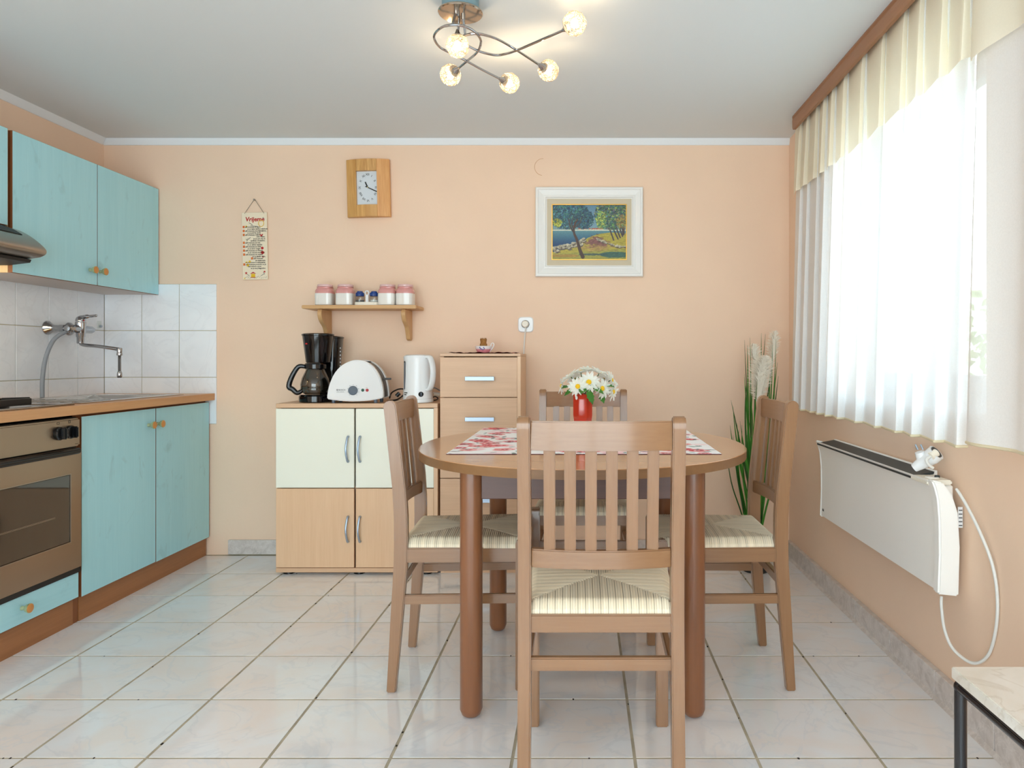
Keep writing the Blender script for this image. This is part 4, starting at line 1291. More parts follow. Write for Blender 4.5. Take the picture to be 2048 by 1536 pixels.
for dz_, w_ in ((.004, .017), (-.005, .011)):
    MB().box(-.030, -.030 + w_, -.0006, .0006, dz_ - .0022, dz_ + .0022, mtx=mtx).build('printed_mark', M['ink'], ke, local=True)

pc = T('toaster_cable', 'black looped power cable between the toaster and the kettle', 'cable', (-.94, 3.64, ZT))
MB().tube(spline([P(779, 797, 3.66), P(783, 786, 3.66), P(795, 779, 3.66), P(806, 778, 3.68), P(812, 783, 3.70), P(806, 791, 3.70), P(794, 799, 3.66), P(780, 801.5, 3.62)], 6), .0036, 8).build('cord', M['black'], pc)
MB().tube([P(793, 792, 3.655), P(799, 786, 3.655)], .010, 10).build('plug', M['black'], pc)
MB().tube([P(775, 803.2, 3.62), P(792, 801.5, 3.62), P(808, 801.5, 3.64)], .004, 8).build('cord_tail', M['black'], pc)
p2 = T('kettle_cable', 'grey and white power cables lying right of the kettle', 'cable', (-.73, 3.72, ZT))
MB().tube(spline([P(862, 776, 3.77), P(870, 776, 3.77), P(876, 779, 3.78), P(884, 784, 3.79)], 5), .003, 8).build('lead', M['grey_hose'], p2)
MB().tube(spline([P(860, 785.5, 3.76), P(872, 786, 3.76), P(886, 787, 3.77)], 5), .003, 8).build('lead', M['white_plastic'], p2)
MB().tube(spline([P(862, 797, 3.73), P(870, 793, 3.73), P(876, 797, 3.74), P(870, 800.5, 3.70), P(864, 799.5, 3.70)], 5), .003, 8).build('lead', M['toast_dark'], p2)
MB().tube([P(868, 789.5, 3.76), P(880, 790.5, 3.76)], .008, 10).build('plug', M['cream_plastic'], p2)

# ------------------------------------------------------------ dining table
TCY, TA, TB, TZ = 2.43, .534, .590, .760
tb_ = T('dining_table', 'oval beech dining table on four round legs with a flowered cloth on it', 'table', (0, TCY, 0))
def ell(n=72, s=0.0, q=2.12):
    out = []
    for k in range(n):
        t = 2 * PI * k / n
        c, s_ = math.cos(t), math.sin(t)
        out.append((math.copysign(abs(c) ** (2 / q), c) * (TA - s), TCY + math.copysign(abs(s_) ** (2 / q), s_) * (TB - s)))
    return out
MB().prism(ell(), 'z', TZ - .003, TZ, .0012).build('tabletop', M['table_top'], tb_)
MB().prism(ell(s=.0004), 'z', TZ - .027, TZ - .003).build('edge', M['table_edge'], tb_, label='darker beech edge band')
for x in (-.325, .325):
    for y in (2.105, 2.775):
        MB().lathe([(0, 0), (.018, .002), (.027, .009), (.0325, .024), (.0325, .700), (.0325, .7325)], (x, y, 0), 28, n=2.35).build('leg', M['table_leg'], tb_)
for y in (2.105, 2.775):
    MB().box(-.295, .295, y - .010, y + .010, .635, .7325, .002).build('apron', M['apron'], tb_)
for x in (-.325, .325):
    MB().box(x - .010, x + .010, 2.135, 2.745, .635, .7325, .002).build('apron', M['apron'], tb_)
MB().box(.352, .360, 2.075, 2.10, .716, .7325).build('corner_bracket', M['alu'], tb_)

def roses(n=230):
    r = np.random.default_rng(3)
    im = np.ones((n, n, 3)) * np.array([250, 248, 248])
    yy, xx = np.mgrid[0:n, 0:n] / n
    def blob(x, y, rad, fn):
        i0, i1 = int(max(0, (y - rad) * n)), int(min(n, (y + rad) * n) + 1)
        j0, j1 = int(max(0, (x - rad) * n)), int(min(n, (x + rad) * n) + 1)
        if i1 <= i0 or j1 <= j0:
            return
        U, V = xx[i0:i1, j0:j1] - x, yy[i0:i1, j0:j1] - y
        a, c = fn(U, V)
        s = im[i0:i1, j0:j1]
        s[:] = s * (1 - a[..., None]) + c * a[..., None]
    for _ in range(70):
        x, y, R = r.random(), r.random(), r.uniform(.03, .055)
        col = np.array([(248, 206, 210), (244, 190, 196), (250, 220, 222)][r.integers(3)])
        def wash(U, V, R=R, col=col):
            d = np.sqrt(U ** 2 + V ** 2) / R
            return np.clip((1 - d) * 3, 0, 1) * .8, col[None, None] * np.ones(U.shape + (1,))
        blob(x, y, R, wash)
    for _ in range(92):
        x, y, R = r.random(), r.random(), r.uniform(.024, .050)
        c1 = np.array([(226, 96, 100), (214, 70, 80), (236, 130, 128)][r.integers(3)]); c2 = np.array((126, 24, 38))
        ph = r.uniform(0, 6.28)
        def rose(U, V, R=R, c1=c1, c2=c2, ph=ph):
            d = np.sqrt(U ** 2 + V ** 2) / R; th = np.arctan2(V, U)
            sp = np.sin(th * 1.0 + d * 11 + ph)
            e = d + .12 * np.sin(5 * th + ph)
            a = np.clip((1 - e) * 8, 0, 1) * np.where(sp > -.35, .9, .35)
            k = np.clip(1.25 - d * 2.2, 0, 1)[..., None] * (sp > .2)[..., None]
            return a, c1 * (1 - k) + c2 * k
        blob(x, y, R, rose)
    for _ in range(150):
        x, y, L, A = r.random(), r.random(), r.uniform(.012, .026), r.uniform(0, PI)
        c = np.array([(50, 82, 78), (92, 130, 118), (70, 30, 44), (130, 160, 150)][r.integers(4)])
        def leaf(U, V, L=L, A=A, c=c):
            p, q = U * math.cos(A) + V * math.sin(A), -U * math.sin(A) + V * math.cos(A)
            d = (p / L) ** 2 + (q / (L * .36)) ** 2
            return np.clip((1 - d) * 4, 0, 1) * .85, c[None, None] * np.ones(U.shape + (1,))
        blob(x, y, L, leaf)
    im = np.clip(im, 0, 255) / 255
    return np.where(im <= .04045, im / 12.92, ((im + .055) / 1.055) ** 2.4)
MX0, MX1, MY0, MY1 = -.405, .413, 2.135, 2.955
def matfn(u, v):
    k = .012 * (1 - v)
    return (MX0 + (MX1 - MX0) * u, MY0 + (MY1 - MY0) * v, TZ + .0016 + .0006 * math.sin(u * 40) * math.sin(v * 33))
tmat = T('placemat', 'square white cloth printed with red roses on the dining table', 'tablecloth', (0, 2.545, TZ + .0005))
canvas('cloth', roses(), matfn, M['printed'], tmat)
b = MB()
b.grid(lambda u, v: (MX0 + (MX1 - MX0) * u, MY0 - .004 * v - .004 * v * abs(math.sin(u * 19)), TZ + .0017 - .0010 * v), 120, 2)
b.build('hem', mat('dark red hem', (112, 50, 66), .9), tmat)

# ------------------------------------------------------------ chairs
def rush_mesh():
    """woven rush: each quarter's strands run towards its own edge"""
    N = 200
    zb = .477
    vs, cols = [], []
    yr, yf = -.190, .205
    rr = np.random.default_rng(2)
    tone = rr.uniform(.90, 1.05, 400)
    hue = rr.normal(0, .008, 400)
    base = np.array(lin((242, 226, 198)))
    def wid(y):
        return .178 + (.196 - .178) * (y - yr) / (yf - yr)
    w = N + 3
    # rows -1 and N+1 drop down as the skirt
    for j in range(-1, N + 2):
        for i in range(-1, N + 2):
            u, v = min(max(i / N, 0), 1), min(max(j / N, 0), 1)
            y = yr + (yf - yr) * v
            x = wid(y) * (2 * u - 1)
            du, dv = min(u, 1 - u), min(v, 1 - v)
            if du < dv:
                s = v * 62
                e = du * 2 * wid(y)
            else:
                s = u * 60
                e = dv * (yf - yr)
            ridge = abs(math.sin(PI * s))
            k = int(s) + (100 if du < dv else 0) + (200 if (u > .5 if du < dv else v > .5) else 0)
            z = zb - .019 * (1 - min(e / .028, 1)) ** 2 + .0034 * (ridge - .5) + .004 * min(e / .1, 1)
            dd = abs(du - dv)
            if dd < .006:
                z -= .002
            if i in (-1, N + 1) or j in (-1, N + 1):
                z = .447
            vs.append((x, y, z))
            c = base * tone[k] * (.42 + .58 * min(1, ridge * 2.0))  # strand tone; shade in the grooves between strands is put into the colour
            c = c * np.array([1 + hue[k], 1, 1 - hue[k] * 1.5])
            cols.append((*c, 1))
    fs = [(j * w + i, j * w + i + 1, (j + 1) * w + i + 1, (j + 1) * w + i) for j in range(w - 1) for i in range(w - 1)]
    me = bpy.data.meshes.new('rush_seat')
    me.from_pydata(vs, [], fs)
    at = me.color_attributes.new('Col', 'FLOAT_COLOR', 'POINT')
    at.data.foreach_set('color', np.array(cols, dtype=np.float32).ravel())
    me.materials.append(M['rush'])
    for p in me.polygons:
        p.use_smooth = True
    return me

def make_chair():
    t = T('dining_chair', 'x', 'chair', (0, 0, 0), 0, 'beech dining chairs around the table')
    def lean(z):       # y of the rear post's middle at height z
        return float(np.interp(z, [0, .12, .40, .52, .62, .912], [-.216, -.207, -.187, -.185, -.190, -.222]))
    def post(x0, x1):
        zs = [0, .12, .25, .40, .47, .55, .63, .75, .88]
        hw = [.014, .0165, .019, .021, .021, .021, .0205, .020, .0195]
        fr = [(lean(z) + w, z) for z, w in zip(zs, hw)]
        bk = [(lean(z) - w, z) for z, w in zip(zs, hw)]
        yt = lean(.9)
        cap = [(yt + .0195 * math.cos(a), .893 + .019 * math.sin(a)) for a in np.linspace(.1, PI - .1, 8)]
        return MB().prism(fr + cap + bk[::-1], 'x', x0, x1, .003, 2)
    post(-.192, -.162).build('rear_leg', M['chair_z'], t, local=True)
    post(.162, .192).build('rear_leg', M['chair_z'], t, local=True)
    for s in (-1, 1):
        x = s * .183
        b = MB()
        b.prism([(.172, 0), (.204, 0), (.208, .30), (.208, .462), (.203, .474), (.190, .478), (.177, .474), (.172, .462)], 'x', x - .017, x + .017, .003, 2)
        b.build('front_leg', M['chair_z'], t, local=True)
    def bowed(z0, z1, bow, th, name, hollow=0.0):
        y0 = lean((z0 + z1) / 2)
        xs = np.linspace(-.164, .164, 13)
        a = [(x, y0 - bow * (1 - (x / .164) ** 2) - th / 2) for x in xs]
        c = [(x, y0 - bow * (1 - (x / .164) ** 2) + th / 2) for x in xs]
        return MB().prism(a + c[::-1], 'z', z0, z1, .003, 2).build(name, M['chair_x'], t, local=True)
    bowed(.834, .901, .016, .020, 'top_rail')
    bowed(.560, .603, .022, .022, 'lower_rail')
    for k in range(6):
        x = -.11875 + .0475 * k
        f = 1 - (x / .164) ** 2
        MB().beam((x, lean(.59) - .022 * f, .598), (x, lean(.84) - .016 * f, .838), .0268, .010, (1, 0, 0), .002, 2).build('slat', M['chair_z'], t, local=True)
    MB().box(-.165, .165, -.199, -.175, .408, .450, .003, 2).build('seat_rail', M['chair_x'], t, local=True)
    MB().box(-.168, .168, .180, .203, .408, .450, .003, 2).build('seat_rail', M['chair_x'], t, local=True)
    for s in (-1, 1):
        MB().beam((s * .177, -.172, .427), (s * .184, .176, .427), .022, .046, (1, 0, 0), .003, 2).build('seat_rail', M['chair_y'], t, local=True)
        MB().beam((s * .176, lean(.285) + .012, .287), (s * .183, .178, .287), .016, .030, (1, 0, 0), .003, 2).build('stretcher', M['chair_y'], t, local=True)
    MB().box(-.165, .165, lean(.335) - .009, lean(.335) + .009, .320, .351, .003, 2).build('stretcher', M['chair_x'], t, local=True)
    MB().box(-.170, .170, .180, .198, .318, .348, .003, 2).build('stretcher', M['chair_x'], t, local=True)
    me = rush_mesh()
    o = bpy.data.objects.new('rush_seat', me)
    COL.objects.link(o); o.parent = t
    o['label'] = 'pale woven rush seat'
    return t
ch0 = make_chair()
spots = [((.043, 1.865, 0), 0.0, 'nearest beech chair, seen from behind in front of the table'),
         ((-.393, 2.452, 0), -PI / 2 + math.radians(3), 'beech chair at the left side of the table, before the cupboard'),
         ((.440, 2.452, 0), PI / 2, 'beech chair at the right side of the table, below the window'),
         ((.003, 2.948, 0), PI, 'beech chair at the far side of the table, behind the red vase')]
for i, (l, rz, lb) in enumerate(spots):
    c = ch0 if i == 0 else copy_tree(ch0)
    c.location = l
    c.rotation_euler = (0, 0, rz)
    c['label'] = lb

# ------------------------------------------------------------ vase and flowers
vx, vy = PX(1165.5, 2.50), 2.50
va = T('flower_vase', 'red glass vase on the flowered cloth', 'vase', (vx, vy, TZ + .0025))
MB().lathe([(.0, .001), (.023, 0), (.024, .004), (.0355, .088), (.0355, .160), (.0340, .160), (.033, .088), (.021, .010), (0, .009)], (0, 0, 0), 8, mtx=Matrix.Rotation(PI / 8, 4, 'Z')).build('vase_body', M['red_glass'], va, local=True)
MB().sphere((-.0215, -.0318, .148), .007, 12, 8, (.6, .12, 1.0)).build('sticker', M['sticker'], va, local=True)
bq = T('daisy_bouquet', 'bunch of white daisies with yellow centres in the red vase', 'flowers', (vx, vy, TZ + .10))
def daisy(c, d, R, seedv):
    rr = random.Random(seedv)
    d = Vector(d).normalized()
    u = d.cross(Vector((0, 0, 1)) if abs(d.z) < .95 else Vector((1, 0, 0))).normalized()
    w = d.cross(u)
    b = MB()
    for ring, (n, ln, dz) in enumerate(((13, 1.0, .28), (11, .84, .48))):
        for k in range(n):
            a = 2 * PI * k / n + ring * .2 + rr.uniform(-.08, .08)
            L = R * ln * rr.uniform(.88, 1.06)
            rad = u * math.cos(a) + w * math.sin(a)
            tan = -u * math.sin(a) + w * math.cos(a)
            droop = dz + rr.uniform(-.16, .14)
            def pt(s, t):
                wd_ = R * .17 * math.sin(PI * min(.96, (s * .85 + .13)))
                return Vector(c) + rad * (R * .12 + L * .9 * s) + d * (R * (droop * s - .35 * s * s * .6) + abs(t) * .002) + tan * (t * wd_)
            vs = [[b.bm.verts.new(pt(i / 4, t)) for t in (-1, 0, 1)] for i in range(5)]
            for i in range(4):
                for j in range(2):
                    b.bm.faces.new((vs[i][j], vs[i + 1][j], vs[i + 1][j + 1], vs[i][j + 1]))
    f = b.build('flower', M['petal'], bq)
    q = d.to_track_quat('Z', 'Y').to_matrix().to_4x4()
    MB().lathe([(.0, .000), (R * .24, .001), (R * .22, .005), (R * .12, .008), (0, .009)], seg=14, mtx=Matrix.Translation(Vector(c) + d * .002) @ q).build('flower_centre', M['yellow'], f)
    base = Vector((vx + rr.uniform(-.012, .012), vy + rr.uniform(-.012, .012), TZ + .08))
    MB().tube(spline([base, Vector((vx, vy, TZ + .165)).lerp(Vector(c), .3), Vector(c) - d * .012, Vector(c)], 5), .0016, 6).build('stem', M['stem'], f)
for i, (px_, py_, dd, d, R) in enumerate((
        (1177.5, 765, 2.455, (.05, -.9, .35), .037), (1156, 773, 2.45, (-.25, -.95, .10), .034), (1203, 777, 2.46, (.75, -.75, .05), .036),
        (1142, 754, 2.49, (-.6, -.15, .8), .036), (1162, 746, 2.51, (-.15, -.05, 1), .037), (1176, 742, 2.53, (.1, .2, 1), .034),
        (1197, 747, 2.52, (.35, -.05, .9), .036), (1221, 761, 2.50, (.9, -.2, .45), .035), (1224, 783, 2.48, (.92, -.3, -.25), .034),
        (1126, 772, 2.51, (-.95, -.1, .05), .031), (1150, 757, 2.56, (-.5, .5, .7), .032), (1208, 757, 2.56, (.5, .5, .7), .032))):
    daisy(P(px_, py_, dd), d, R * 1.05, i)
def leaf(c, d, L, W_):
    c, d = Vector(c), Vector(d).normalized()
    s = d.cross(Vector((0, -.3, 1))).normalized()
    b = MB()
    n = 9
    ed = []
    for i in range(n + 1):
        t = i / n
        w_ = W_ * math.sin(PI * min(.98, t * .9 + .06)) * (1.0 if i % 2 else .72)
        p = c + d * (L * t) + Vector((0, 0, -.010 * t * t))
        ed.append((b.bm.verts.new(p - s * w_ + Vector((0, 0, .002))), b.bm.verts.new(p), b.bm.verts.new(p + s * w_ + Vector((0, 0, .002)))))
    for A, B in zip(ed, ed[1:]):
        b.bm.faces.new((A[0], B[0], B[1], A[1])); b.bm.faces.new((A[1], B[1], B[2], A[2]))
    b.build('leaf', M['leaf'], bq)
for (px_, py_, dd, d, L) in ((1176, 780, 2.44, (.3, -.3, -.75), .045), (1150, 776, 2.46, (-.7, -.3, -.35), .042), (1185, 774, 2.45, (.5, -.3, -.2), .045), (1168, 776, 2.45, (-.1, -.3, -.1), .032),
                             (1170, 772, 2.46, (.5, -.1, .2), .04), (1148, 762, 2.47, (.4, -.2, .4), .03), (1200, 786, 2.47, (.35, -.2, -.7), .03), (1140, 774, 2.47, (-.8, -.1, .1), .03), (1212, 772, 2.47, (.5, -.2, .1), .03)):
    leaf(P(px_, py_, dd), d, L, .016)

# ------------------------------------------------------------ artificial grass in the corner
gx, gy = PX(1512, 3.55), 3.56
gp = T('pampas_grass', 'tall artificial grass with cream plumes in a black pot in the corner', 'plant', (gx, gy, 0))
MB().lathe([(.0, 0), (.062, 0), (.066, .01), (.075, .115), (.080, .118), (.080, .130), (.071, .130), (.068, .108), (0, .105)], (gx, gy, 0), 28).build('pot', M['pot'], gp)
def blade(x0, tipx, tipz, dy, bend, wdt, m):
    base = Vector((gx + x0, gy + random.uniform(-.03, .03), .10))
    tip = Vector((tipx, gy + dy, tipz))
    mid = base.lerp(tip, .55) + Vector((bend, dy * .2, .04))
    sp = spline([base, base.lerp(mid, .5) + Vector((0, 0, .02)), mid, mid.lerp(tip, .55) + Vector((bend * .3, 0, .01)), tip], 4)
    b = MB()
    prev = None
    n = len(sp)
    for i, p in enumerate(sp):
        t = i / (n - 1)
        w_ = wdt * (1 - t ** 2.2) * (.7 + .3 * min(1, t * 4)) + .0002
        cur = (b.bm.verts.new(p + Vector((-w_, .0015, 0))), b.bm.verts.new(p + Vector((0, -.0012, 0))), b.bm.verts.new(p + Vector((w_, .0015, 0))))
        if prev:
            for k in range(2):
                b.bm.faces.new((prev[k], prev[k + 1], cur[k + 1], cur[k]))
        prev = cur
    b.build('leaf_blade', m, gp)
tips = [(1462, 800), (1466, 812), (1474, 846), (1480, 842), (1481, 852), (1470, 880), (1456, 905), (1460, 850), (1489, 748), (1489, 680), (1500, 675), (1523, 666), (1531, 668), (1552, 678), (1555, 725), (1557, 752),
        (1495, 690), (1545, 690), (1510, 720), (1540, 740), (1550, 770), (1500, 790), (1506, 770), (1515, 760), (1535, 780), (1545, 800), (1484, 850), (1490, 820), (1498, 840), (1503, 800), (1466, 870), (1478, 860),
        (1520, 800), (1528, 830), (1540, 840), (1550, 830), (1510, 850), (1494, 870), (1486, 880), (1530, 880), (1548, 880), (1516, 830), (1560, 800), (1552, 900), (1501, 740), (1493, 760)]
for i, (px_, py_) in enumerate(tips):
    dd = gy + random.uniform(-.10, .08)
    tx_ = PX(px_, dd)
    blade(random.uniform(-.035, .03), tx_, PZ(py_, dd), dd - gy, (tx_ - gx) * .12 + random.uniform(-.012, .012), random.uniform(.0035, .0068), M['grass_a'] if i % 3 else M['grass_b'])
def plume(px0, py0, px1, py1, wd, dd, n, seedv):
    rr = random.Random(seedv)
    a, c = P(px0, py0, dd), P(px1, py1, dd - .02)
    ax = c - a
    b = MB()
    b.tube(spline([Vector((gx, gy, .12)), Vector((gx, gy, .12)).lerp(a, .6) + Vector((-.01, 0, 0)), a], 6), .003, 6)
    b.build('plume_stem', M['stem'], gp)
    b = MB()
    L = ax.length
    for k in range(n):
        t = rr.random() ** .8
        p = a + ax * t
        an = rr.uniform(0, 2 * PI)
        out = Vector((math.cos(an), math.sin(an) * .7, 0))
        r = wd * (math.sin(PI * min(1, t * .78 + .17)) ** .9) * rr.uniform(.5, 1.05)
        q = p + out * r + Vector((0, 0, r * rr.uniform(.7, 1.25)))
        m_ = p.lerp(q, .5) + Vector((0, 0, r * .30))
        w_ = .0012
        s_ = Vector((w_, 0, 0)) if abs(out.x) < .7 else Vector((0, w_, w_))
        v = [b.bm.verts.new(x_) for x_ in (p - s_, p + s_, m_ + s_, m_ - s_)]
        b.bm.faces.new(v)
        e = b.bm.verts.new(q)
        b.bm.faces.new((v[3], v[2], e))
    o = b.build('plume', M['plume'], gp)
    o['kind'] = 'stuff'
plume(1516, 808, 1529, 716, .070, 3.50, 1900, 1)
plume(1512, 750, 1507, 690, .048, 3.62, 420, 2)
plume(1543, 735, 1550, 664, .048, 3.64, 420, 3)

# ------------------------------------------------------------ curtains and pelmet
pm = T('pelmet', 'long brown wooden pelmet along the ceiling above the curtains', 'pelmet', (1.03, 2.1, 2.188))
pf = [(1.034, 2.2215), (1.018, 2.2215), (1.017, 2.214), (1.019, 2.2125), (1.017, 2.2105), (1.019, 2.2085), (1.017, 2.2065), (1.019, 2.2045), (1.017, 2.2020), (1.0175, 2.165), (1.020, 2.157), (1.034, 2.157)]
MB().prism(pf, 'y', .75, 3.492).build('board', M['pelmet'], pm)
MB().box(1.0345, 1.104, .75, 3.488, 2.195, 2.2215).build('rail', M['pelmet'], pm)

def pleats(y0, y1, n, seedv, near_end_free=False):
    """plan line of a pleated curtain from far y0 to near y1: knife pleats folded over each other"""
    rr = random.Random(seedv)
    ws = [rr.uniform(.7, 1.35) for _ in range(n)]
    s = sum(ws)
    y = y0
    out = []
    for w in ws:
        L = (y0 - y1) * w / s
        d = rr.uniform(.8, 1.2)
        out += [(y, .0 * d, d), (y - L * .30, -.010 * d, d), (y - L * .65, -.022 * d, d), (y - L * .98, -.034 * d, d), (y - L * 1.02, -.028 * d, d), (y - L * .995, -.006 * d, d)]
        y -= L
    out.append((y1, -.004, 1))
    return out
def sheet(pts, xc, z0, z1, nz, amp0, amp1, flare, seedv, scallop=0.0):
    rr = random.Random(seedv)
    sp = [Vector((a, b_, 0)) for a, b_, _ in pts]
    fine = spline(sp, 3)
    off = [rr.uniform(-1, 1) for _ in range(8)]
    ymid = sum(p.x for p in fine) / len(fine)
    b = MB()
    rows = []
    for j in range(nz + 1):
        t = j / nz
        z = z1 + (z0 - z1) * t
        amp = amp0 + (amp1 - amp0) * t ** .7
        row = []
        for i, p in enumerate(fine):
            ph = p.x * 5.1
            sway = .012 * t * math.sin(ph + off[0] * 3 + t * 1.3) + .006 * t * math.sin(p.x * 13 + off[1] * 3)
            xx = xc + p.y * amp - flare * t + sway * .5
            zz = z - (scallop * (-p.y * 10) if j == nz else scallop * (-p.y * 10) * t)
            row.append(b.bm.verts.new((min(xx, 1.098), p.x + sway * .8, zz)))
        rows.append(row)
    for A, B in zip(rows, rows[1:]):
        for k in range(len(A) - 1):
            b.bm.faces.new((A[k], A[k + 1], B[k + 1], B[k]))
    edge = [v.co.copy() for v in rows[-1]]
    return b, edge
for (nm, lab, y0, y1, n, zb, zv, sd) in (('curtain', 'wide white pleated sheer curtain over the bright window', 3.60, 1.955, 12, .806, 1.862, 4),
                                         ('curtain', 'nearer white sheer curtain at the right edge of the photo', 1.935, 1.47, 2, .822, 1.842, 9)):
    pts = pleats(y0, y1, n, sd)
    if n == 2:
        pts = [(1.935, -.012, 1), (1.915, -.030, 1), (1.86, -.036, 1), (1.80, -.020, 1), (1.73, -.012, 1), (1.68, -.026, 1), (1.60, -.034, 1), (1.53, -.020, 1), (1.47, -.012, 1)]
    c = T(nm, lab, 'curtain', (1.04, (y0 + y1) / 2, zb), group='sheer curtains on the brown pelmet')
    b, edge = sheet(pts, 1.074, zb, 2.185, 22, .35, .85, .026, sd)
    b.build('panel', M['sheer'], c)
    MB().tube(edge, .0042, 6).build('hem_cord', M['cord'], c)
    b, edge = sheet(pts, 1.064, zv, 2.187, 8, .45, .8, .006, sd, .03)
    b.build('valance', M['valance'], c)

# ------------------------------------------------------------ heater on the right wall
he = T('panel_heater', 'flat off-white electric panel heater on the right wall', 'heater', (1.06, 2.58, .38))
HY0, HY1 = 2.072, 3.10
prof = [(v.x, v.z) for v in spline([(1.006, 0, .690), (1.016, 0, .668), (1.024, 0, .640), (1.030, 0, .58), (1.031, 0, .48), (1.028, 0, .372)], 4)]
MB().prism(prof + [(1.034, .372)] + [(x + .004, z) for x, z in prof[::-1]][1:], 'y', HY0 + .03, HY1, .0).build('front_panel', M['heater'], he)
MB().box(1.036, 1.086, HY0 + .035, HY1 - .005, .384, .672, .004).build('back_box', M['heater'], he)
MB().prism([(1.008, .6835), (1.080, .697), (1.080, .690), (1.008, .677)], 'y', HY0 + .14, HY1 - .006).build('grille', M['grille'], he)
MB().prism([(1.078, .688), (1.084, .700), (1.090, .700), (1.090, .66), (1.078, .66)], 'y', HY0 + .14, HY1).build('top_lip', M['heater'], he)
MB().box(1.006, 1.080, HY0 + .028, HY0 + .138, .674, .6885, .004, 2).build('control_box', M['cream_plastic'], he)
MB().lathe([(.020, 0), (.019, .003), (.015, .0035), (0, .002)], (1.045, HY0 + .080, .688), 22).build('thermostat_dial', M['heater'], he)
MB().lathe([(.008, 0), (.007, .006), (0, .007)], (1.058, HY0 + .076, .690), 14).build('cable_hole', M['grille'], he)
ec = [(1.003, .695), (1.012, .672), (1.020, .640), (1.025, .58), (1.026, .48), (1.022, .366), (1.082, .360), (1.086, .50), (1.080, .60), (1.064, .65), (1.036, .688)]
MB().prism(ec, 'y', HY0 - .004, HY0 + .030, .005, 2).build('end_cap', M['heater'], he)
MB().prism([(x + .003, z) for x, z in ec], 'y', HY1, HY1 + .014, .004, 2).build('end_cap', M['heater'], he)
MB().box(1.086, 1.105, HY0 + .10, HY0 + .13, .40, .66).build('wall_bracket', M['alu'], he)
MB().box(1.086, 1.105, HY1 - .2, HY1 - .17, .40, .66).build('wall_bracket', M['alu'], he)
MB().box(1.086, 1.0995, HY0 + .01, HY0 + .012, .555, .615).build('rating_label', M['white_plastic'], he)
b = MB()
for k in range(5):
    b.box(1.088, 1.098, HY0 + .0092, HY0 + .0101, .560 + .011 * k, .563 + .011 * k)
o = b.build('label_print', M['grey_ink'], he); o['kind'] = 'stuff'
b = MB()
mt = Matrix.Translation((1.0285, HY1 - .012, .394)) @ Matrix.Rotation(-PI / 2, 4, 'Z') @ WALLTEXT
b.text('tiki', .016, mt, 'LEFT', .0004)
b.build('lettering', M['ink'], he)
hc_ = T('heater_cable', 'white cable hanging in a loop beside the heater', 'cable', (1.09, 1.95, .2))
cabp = [P(1883, 1193, 2.10), P(1883, 1215, 2.09), P(1890, 1262, 2.075), P(1908, 1300, 2.05), P(1945, 1326, 2.00), P(1975, 1312, 1.95), P(1993, 1265, 1.915), P(1996, 1200, 1.905), P(1985, 1130, 1.92), P(1958, 1060, 1.97), P(1930, 1005, 2.03), P(1913, 978, 2.065)]
cabp = [Vector((min(p.x, 1.098), p.y, p.z)) for p in cabp]
MB().tube(spline(cabp, 8), .0042, 10).build('cable', M['cable_white'], hc_)
ex = T('plug_adapter', 'white plug and socket coupling lying on top of the heater', 'plug', (1.075, 2.19, .72))
dq = 2.19
c = P(1868, 906, dq) + Vector((.0, 0, 0))
def between(pa, da, pb, db, r, seg=18, radii=None):
    a, b_ = P(*pa, da), P(*pb, db)
    return MB().tube([a, a.lerp(b_, .5), b_], r, seg, radii=radii)
between((1828, 936), 2.20, (1866, 912), 2.17, .022, radii=[.013, .020, .024]).build('coupling_body', M['white_plastic'], ex)
between((1862, 914), 2.172, (1873, 905), 2.160, .025).build('coupling_socket', M['white_plastic'], ex)
between((1872.2, 905.6), 2.161, (1873.6, 904.6), 2.1595, .020).build('socket_face', M['grille'], ex)
between((1861, 913), 2.150, (1873, 905), 2.154, .012).build('inserted_plug', M['cream_plastic'], ex)
between((1846, 922), 2.19, (1839, 904), 2.19, .015, radii=[.018, .016, .014]).build('plug_head', M['white_plastic'], ex)
for q in (1833, 1843.5):
    between((q + 2.5, 899), 2.19, (q - 2, 889), 2.19, .0028, 8).build('pin', M['alu'], ex)
MB().tube(spline([P(1861, 913, 2.150), P(1853, 920, 2.142), P(1857, 929, 2.142), P(1866, 936, 2.146)], 5), .0045, 10).build('cable', M['cable_white'], ex)

# ------------------------------------------------------------ side table at the lower right
st = T('side_table', 'low table with a cream marble top and black tube frame', 'side table', (.90, 1.0, 0))
SX0, SX1, SY0, SY1, SZ = .699, 1.083, .45, 1.365, .4590
MB().box(SX0, SX1, SY0, SY1, SZ - .022, SZ, .002, 2).build('marble_top', M['marble'], st)
for x in (SX0 + .011, SX1 - .012):
    for y in (SY0 + .012, SY1 - .013):
        MB().tube([(x, y, 0), (x, y, SZ - .034)], .0112, 16).build('leg', M['tube'], st)
for x in (SX0 + .011, SX1 - .012):
    MB().tube([(x, SY0 + .012, SZ - .033), (x, SY1 - .013, SZ - .033)], .0105, 16).build('frame_tube', M['tube'], st)
for y in (SY0 + .012, SY1 - .013):
    MB().tube([(SX0 + .011, y, SZ - .033), (SX1 - .012, y, SZ - .033)], .0105, 16).build('frame_tube', M['tube'], st)
    for x in (SX0 + .011, SX1 - .012):
        MB().sphere((x, y, SZ - .033), .0125, 14, 8).build('frame_joint', M['tube'], st)

